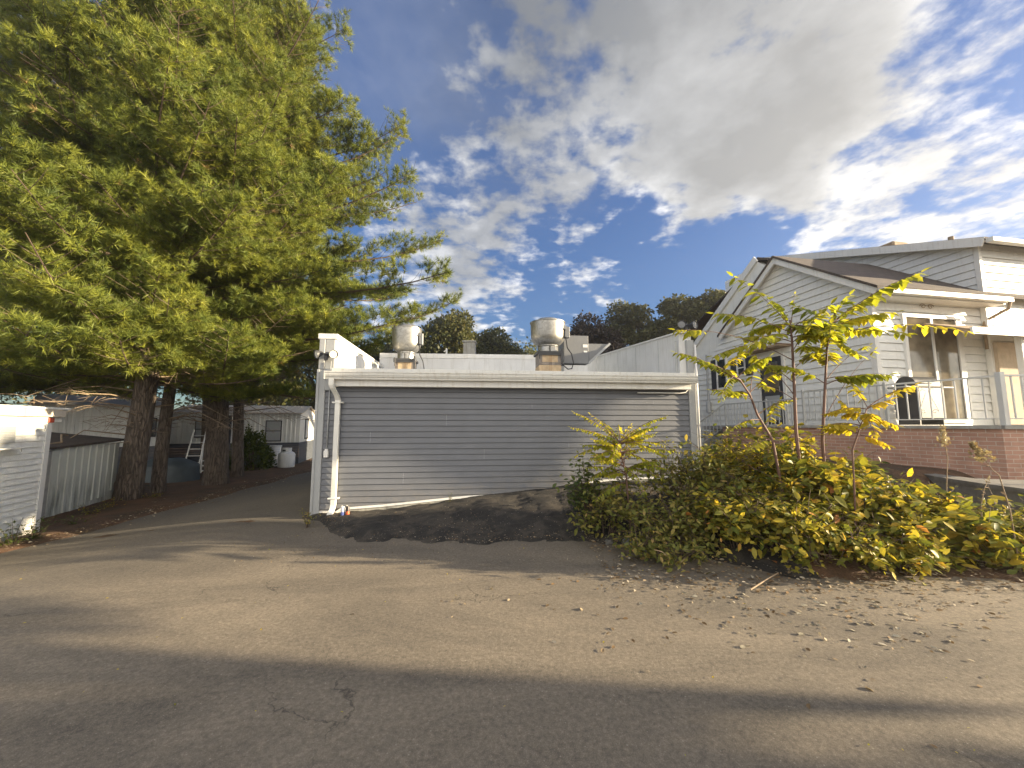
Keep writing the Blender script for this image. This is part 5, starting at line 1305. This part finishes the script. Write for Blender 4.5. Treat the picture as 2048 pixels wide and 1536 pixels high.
# (label, px, py of base, depth, rx, ry, h, leaves, size, material)
SH = [
 ("olive brush just left of the feathery small sapling", 1210, 1040, 5.7, .45, .5, .75, 1000, .06, M_shrub2),
 ("dark green vine clump at the left end of the overgrown bank", 1180, 1020, 5.9, .28, .28, .85, 700, .06, M_green),
 ("brownish tangle of brush right of the feathery small sapling", 1330, 1050, 5.3, .6, .6, .75, 1500, .055, M_shrub2),
 ("brown-green brush in front of the grey building corner", 1400, 1060, 5.6, .7, .6, .95, 1800, .06, M_shrub2),
 ("low dry brush spilling onto the asphalt, leftmost", 1340, 1085, 4.9, .6, .45, .45, 1100, .055, M_shrub2),
 ("upright yellow-green bush in front of the stair railing", 1435, 960, 5.9, .5, .4, .95, 1200, .075, M_shrub),
 ("bright yellow-green bush at the right end of the grey siding", 1510, 980, 5.8, .6, .45, .95, 1300, .07, M_yellow),
 ("tall leafy bush around the feet of the two tall saplings", 1600, 1040, 5.3, .8, .6, 1.1, 1700, .095, M_shrub),
 ("round-leaved shrub in the middle front of the bank", 1560, 1100, 4.75, .65, .5, .72, 1500, .075, M_shrub),
 ("orange-tipped shrub under the leaning sapling", 1480, 1090, 4.9, .6, .5, .72, 1100, .075, M_shrub),
 ("yellow and orange leaved shrub in front of the brick wall", 1720, 1060, 4.9, .8, .6, 1.0, 1700, .105, M_shrub),
 ("broad-leaved shrub mound left of the dried seed heads", 1830, 1060, 5.0, .75, .6, .85, 1600, .115, M_shrub),
 ("green shrub at the brick corner behind the mound", 1760, 990, 6.0, .7, .5, .80, 1300, .085, M_green),
 ("low yellowing shrub at the front edge of the bank", 1660, 1115, 4.45, .6, .4, .55, 1200, .07, M_shrub),
 ("orange-leaved low shrub at the asphalt edge on the right", 1790, 1120, 4.4, .65, .4, .5, 1200, .075, M_shrub),
 ("green low shrub in the lower right part of the bank", 1940, 1100, 4.8, .8, .5, .62, 1300, .09, M_shrub),
 ("shrub cut by the right picture edge", 2070, 1095, 4.8, .8, .6, .65, 1400, .075, M_shrub2),
 ("leafy weeds between the round-leaved mound and the concrete wall", 1900, 1060, 5.2, .8, .6, .5, 1300, .07, M_shrub2),
 ("bushy weeds behind the dried seed heads near the brick corner", 1960, 1050, 5.6, .9, .4, .35, 900, .06, M_shrub),
]
for i, s in enumerate(SH):
    shrub(s[0], s[1], s[2], s[3], s[4]*1.05, s[5]*1.05, s[6]*1.15, int(s[7]*1.2), s[8]*1.15, s[9], 100+i, nst=max(12, s[7]//80))
# dried seed heads
def seedhead(label, base, stem, seed, big):
    O = at(*base); O.z = zf(O.x, O.y); t = thing("dried_weed", label, "dried weed", O, 0, "dried seed heads by the brick wall"); pl = Plant(); r = random.Random(seed)
    pts = [at(*p) for p in stem]; poly_stem(pl, O, [O] + pts, .008, .003); tip = pts[-1]-O; d = (pts[-1]-pts[-2]).normalized()
    for k in range(int(150*big)):
        t0 = r.random(); p = tip - d*.03 + d*t0*.28*big + Vector((r.gauss(0,.035), r.gauss(0,.035), r.gauss(0,.03)))*(1.2-t0)*big
        pl.leaf(p, (d + Vector((r.gauss(0,.5), r.gauss(0,.5), r.gauss(0,.5)))).normalized(), (r.random(), r.random(), 1), .05*big, .6+.4*r.random())
    for k in range(8): pl.leaf(pts[0]-O + (tip-(pts[0]-O))*r.random(), (r.gauss(0,1), r.gauss(0,1), -.2), (0,0,1), .05, .5)
    pl.build(t, M_dry, M_deadtwig)
seedhead("thick arching dried seed head nearest the right edge", (2035,1100,4.4), [(2020,1020,4.4),(1998,950,4.4),(1985,940,4.4),(1968,918,4.35)], 1, 1.0)
seedhead("thin upright dried seed head against the brick wall", (1890,1060,5.0), [(1893,980,5.0),(1895,920,5.0),(1890,885,5.0)], 2, .8)
seedhead("short dried stalk between the two seed heads", (1960,1060,4.8), [(1962,1010,4.8),(1968,980,4.8),(1975,962,4.8)], 3, .35)
# weeds by the low building and the left buildings
def weed(label, px, py, D_, h, n, size, m, seed, spread=.2, cat="weed"):
    r = random.Random(seed); O = at(px, py, D_); O.z = zf(O.x, O.y)+.01; t = thing("weed", label, cat, O, 0, "weeds at the edges of the paving"); pl = Plant()
    for k in range(max(3, n//12)):
        a = r.uniform(0,6.28); e = Vector((spread*math.cos(a)*r.random(), spread*math.sin(a)*r.random(), h*r.uniform(.5,1.1)))
        pl.mb.tube([(0,0,-.03), e*.5+Vector((0,0,.1*h)), e], [.004,.003,.0015], 3, False)
        for j in range(12): t0 = r.uniform(.2,1); pl.leaf(e*t0 + Vector((r.gauss(0,.02), r.gauss(0,.02), r.gauss(0,.02))), (r.gauss(0,1), r.gauss(0,1), r.gauss(0,.4)), (0,0,1), size*r.uniform(.6,1.2), r.random())
    pl.build(t, m, M_twig)
weed("dry weed tuft at the left corner of the grey building", 614, 1062, 6.3, .28, 110, .04, M_shrub2, 1, .22)
weed("thin green weed climbing the siding below the left fan", 899, 992, 7.05, .24, 50, .035, M_green, 2, .05)
for i, (px, py, D_, h) in enumerate(((30, 1050, 6.5, .45), (75, 1035, 6.9, .40), (150, 1030, 7.9, .25), (190, 1010, 8.8, .3), (225, 1000, 9.6, .28), (300, 985, 10.8, .2))):
    weed(("leafy weeds below the louvred window of the shed", "broad weeds at the shed corner", "low weeds at the foot of the metal lean-to", "taller weeds along the lean-to panel", "yellowing weeds at the base of the nearest pine", "sparse weeds between the pine trunks")[i],
         px, py, D_, h, 150, .07 if i < 2 else .05, M_green if i < 3 else M_shrub, 50+i, .42)

# ------------------------------------------------------------------ cans
def can(px, py, label, c1, c2, dx):
    q = BMAT @ Vector((dx, -.24, 0)); z0 = zf(q.x, q.y) + .02
    t = thing("drink_can", label, "can", (q.x, q.y, z0), 0, "drink cans by the siding")
    m, nt_, b = mat("can_paint_%d" % int(px)); n1 = noise(nt_, 25, 2, .5, coord(nt_)); sp = nt_.nodes.new("ShaderNodeSeparateXYZ"); nt_.links.new(coord(nt_), sp.inputs[0])
    f = math_(nt_, 'ADD', math_(nt_, 'MULTIPLY', sp.outputs[2], 5.5), math_(nt_, 'MULTIPLY', n1, .35))
    nt_.links.new(ramp(nt_, f, [(.45, c1), (.60, c2)]), b.inputs["Base Color"]); b.inputs["Metallic"].default_value = .3; b.inputs["Roughness"].default_value = .35
    mb = MB(); mb.lathe([(0,.004),(.024,0),(.033,.012),(.033,.145),(.028,.155)], (0,0,0), 20); mb.build("can_body", m, t, auto=True)
    mb = MB(); mb.lathe([(.028,.155),(.029,.159),(.026,.158),(.025,.153),(0,.153)], (0,0,0), 20); mb.build("can_lid", M_alu, t)
can(685, 1016, "tall pale blue and white drink can by the downspout", (.12,.16,.42), (.60,.60,.66), .60)
can(696, 1014, "tall black drink can with orange-red lower part behind the pale one", (.65,.14,.05), (.03,.025,.025), .68)

# ------------------------------------------------------------------ litter: leaves, needles, pebbles, twigs
M_pale = m_leaf("pale_fallen_leaves", [(0, (.20,.18,.13)), (.6, (.32,.29,.22)), (1, (.40,.37,.29))], .1, .7, 1.0)
def litter(name, label, n, region, size, m, seed, lift=.012):
    g_ = np.random.default_rng(seed); P = []
    while len(P) < n:
        x, y = region(g_)
        P.append((x, y, zf(x, y) + lift))
    Dn = g_.normal(size=(n,3)); Dn[:,2] *= .04
    o = scatter(name, LEAFA[0], LEAFA[1], P, frames(Dn, g_.uniform(-.5,.5,n), g_.uniform(.5,1.3,n)*size), g_.random(n), m)
    kind(o, "stuff"); o["label"] = label; return o
litter("fallen_leaves", "dry pale leaves scattered on the asphalt in front of the shrubs", 520, lambda g: (g.normal(2.9,1.3), foot(2.9) - abs(g.normal(0,.75)) + .1), .045, M_dry, 5)
litter("pale_leaves", "large pale fallen leaves on the asphalt at the right", 90, lambda g: (g.normal(2.6,.6), g.normal(3.5,.32)), .05, M_pale, 15, .012)
litter("leaf_litter", "brown leaf litter under the shrubs", 3000, lambda g: (g.uniform(1.0, 7.2), g.uniform(3.9, 6.6)), .05, M_dry, 6, .03)
litter("scattered_leaves", "few yellow leaves scattered over the paving", 160, lambda g: (g.uniform(-8, 8), g.uniform(1.2, 6)), .022, M_yellow, 7, .015)
litter("pine_litter", "reddish pine needles along the edge of the drive", 2600, lambda g: ((lambda y: (edge_l(y) + g.normal(-.5,.55), y))(g.uniform(6, 20))), .05, M_dry, 8, .07)
litter("bank_litter", "reddish needle litter line along the foot of the dark bank", 260, lambda g: ((lambda x: (x, foot(x) + abs(g.normal(0,.09))))(g.uniform(-1.2, 2.2))), .028, M_dry, 9, .03)
litter("apron_litter", "twigs, needles and crumbs strewn over the dark bank", 1500, lambda g: ((lambda x: (x, foot(x) + abs(g.normal(0,.6))))(g.uniform(-3.2, 2.6))), .022, M_dry, 19, .03)
g_ = np.random.default_rng(3); n = 700
PB = ([(1,0,0),(-1,0,0),(0,1,0),(0,-1,0),(0,0,.7),(0,0,-.7)], [(0,2,4),(2,1,4),(1,3,4),(3,0,4),(2,0,5),(1,2,5),(3,1,5),(0,3,5)])
P = []
for k in range(n):
    x = g_.uniform(-3.3, 3.5); y = g_.uniform(4.6, 6.9); P.append((x, y, zf(x, y)+.02))
o = scatter("gravel", PB[0], PB[1], P, frames(g_.normal(size=(n,3)), g_.uniform(0,6,n), g_.uniform(.002,.008,n)), g_.random(n), M_dry); kind(o, "stuff"); o["label"] = "small pebbles and grit on the dark bank"
# rocks at the foot of the brush
for i, (px, py, D_, s) in enumerate(((1218, 1058, 5.45, .05), (1258, 1052, 5.4, .08), (1300, 1068, 5.15, .06), (1345, 1062, 5.1, .07))):
    q = at(px, py, D_); r = random.Random(i); mb = MB(); nU, nV = 10, 6
    for j in range(nV+1):
        for k in range(nU):
            th, ph = math.pi*j/nV, 2*math.pi*k/nU; rr_ = s*(1+.25*math.sin(3*ph+i)*math.sin(2*th)+r.uniform(-.08,.08))
            mb.v.append((rr_*math.sin(th)*math.cos(ph)*1.3, rr_*math.sin(th)*math.sin(ph), rr_*math.cos(th)*.75))
    for j in range(nV):
        for k in range(nU): mb.f.append((j*nU+k, (j+1)*nU+k, (j+1)*nU+(k+1)%nU, j*nU+(k+1)%nU))
    o = mb.build("rock", M_rock, None); o.location = (q.x, D_, zf(q.x, D_)+s*.3)
    tag(o, ("small grey rock at the left end of the brush", "largest grey rock below the feathery sapling", "grey rock between two others at the brush edge", "rightmost grey rock half under the brush")[i], "rock", "rocks at the foot of the brush")
# fallen bare branch on the asphalt
mb = MB(); a = at(1500, 1165, 3.95); b = at(1555, 1120, 4.3)
a.z = zf(a.x,a.y)+.02; b.z = zf(b.x,b.y)+.05; mb.tube([a, a.lerp(b,.5)+Vector((.03,0,.02)), b], [.008,.007,.004], 6); mb.tube([a.lerp(b,.4), a.lerp(b,.7)+Vector((-.15,.0,.03))], [.005,.002], 5)
tag(mb.build("fallen_branch", M_deadtwig, None), "bare fallen branch lying on the asphalt before the shrubs", "branch")

HZ = 0.0018  # haze volume added to imitate the glowing veil of lens flare
if HZ:
    mb = MB(); mb.box(-70, 70, -30, 90, -1.5, 25)
    hm_ = bpy.data.materials.new("flare_haze"); hm_.use_nodes = True; hn = hm_.node_tree; hn.nodes.remove(hn.nodes["Principled BSDF"])
    pv_ = hn.nodes.new("ShaderNodeVolumePrincipled"); pv_.inputs["Color"].default_value = (.96,.93,.88,1); pv_.inputs["Density"].default_value = HZ; pv_.inputs["Anisotropy"].default_value = .72
    hn.links.new(pv_.outputs[0], hn.nodes["Material Output"].inputs["Volume"])
    hz = mb.build("added_flare_haze", hm_); kind(hz, "stuff"); hz["label"] = "thin haze volume added to stand in for lens flare"
# ------------------------------------------------------------------ unseen trees added outside the frame to shade forecourt, siding and shed
decid(61, 7.0, 1.7, M_far, "high-crowned unseen tree added beyond the right edge to shade the forecourt", 16.5, 1.5, 14000, .24, .04, grp="unseen shade trees added right of the forecourt", zb=.60)
decid(62, 6.6, 2.5, M_far, "rounder unseen tree added beyond the right edge to shade the near paving", 17.5, -1.25, 20000, .26, .2, grp="unseen shade trees added right of the forecourt", zb=.12)
decid(63, 6.8, 2.8, M_far, "unseen tree added behind the viewer on the right", 16.5, -6.2, 12000, .28, .25, grp="unseen shade trees added right of the forecourt")
decid(64, 6.5, 1.2, M_far, "high-crowned unseen young tree added beyond the right edge to shade the siding", 18.0, 6.25, 14000, .20, .05, grp="unseen shade trees added right of the forecourt", zb=.85)
decid(65, 6.4, .65, M_far, "narrow unseen young tree added beyond the right edge to shade the shed", 17.0, 5.25, 7000, .20, .05, grp="unseen shade trees added right of the forecourt", zb=.76)
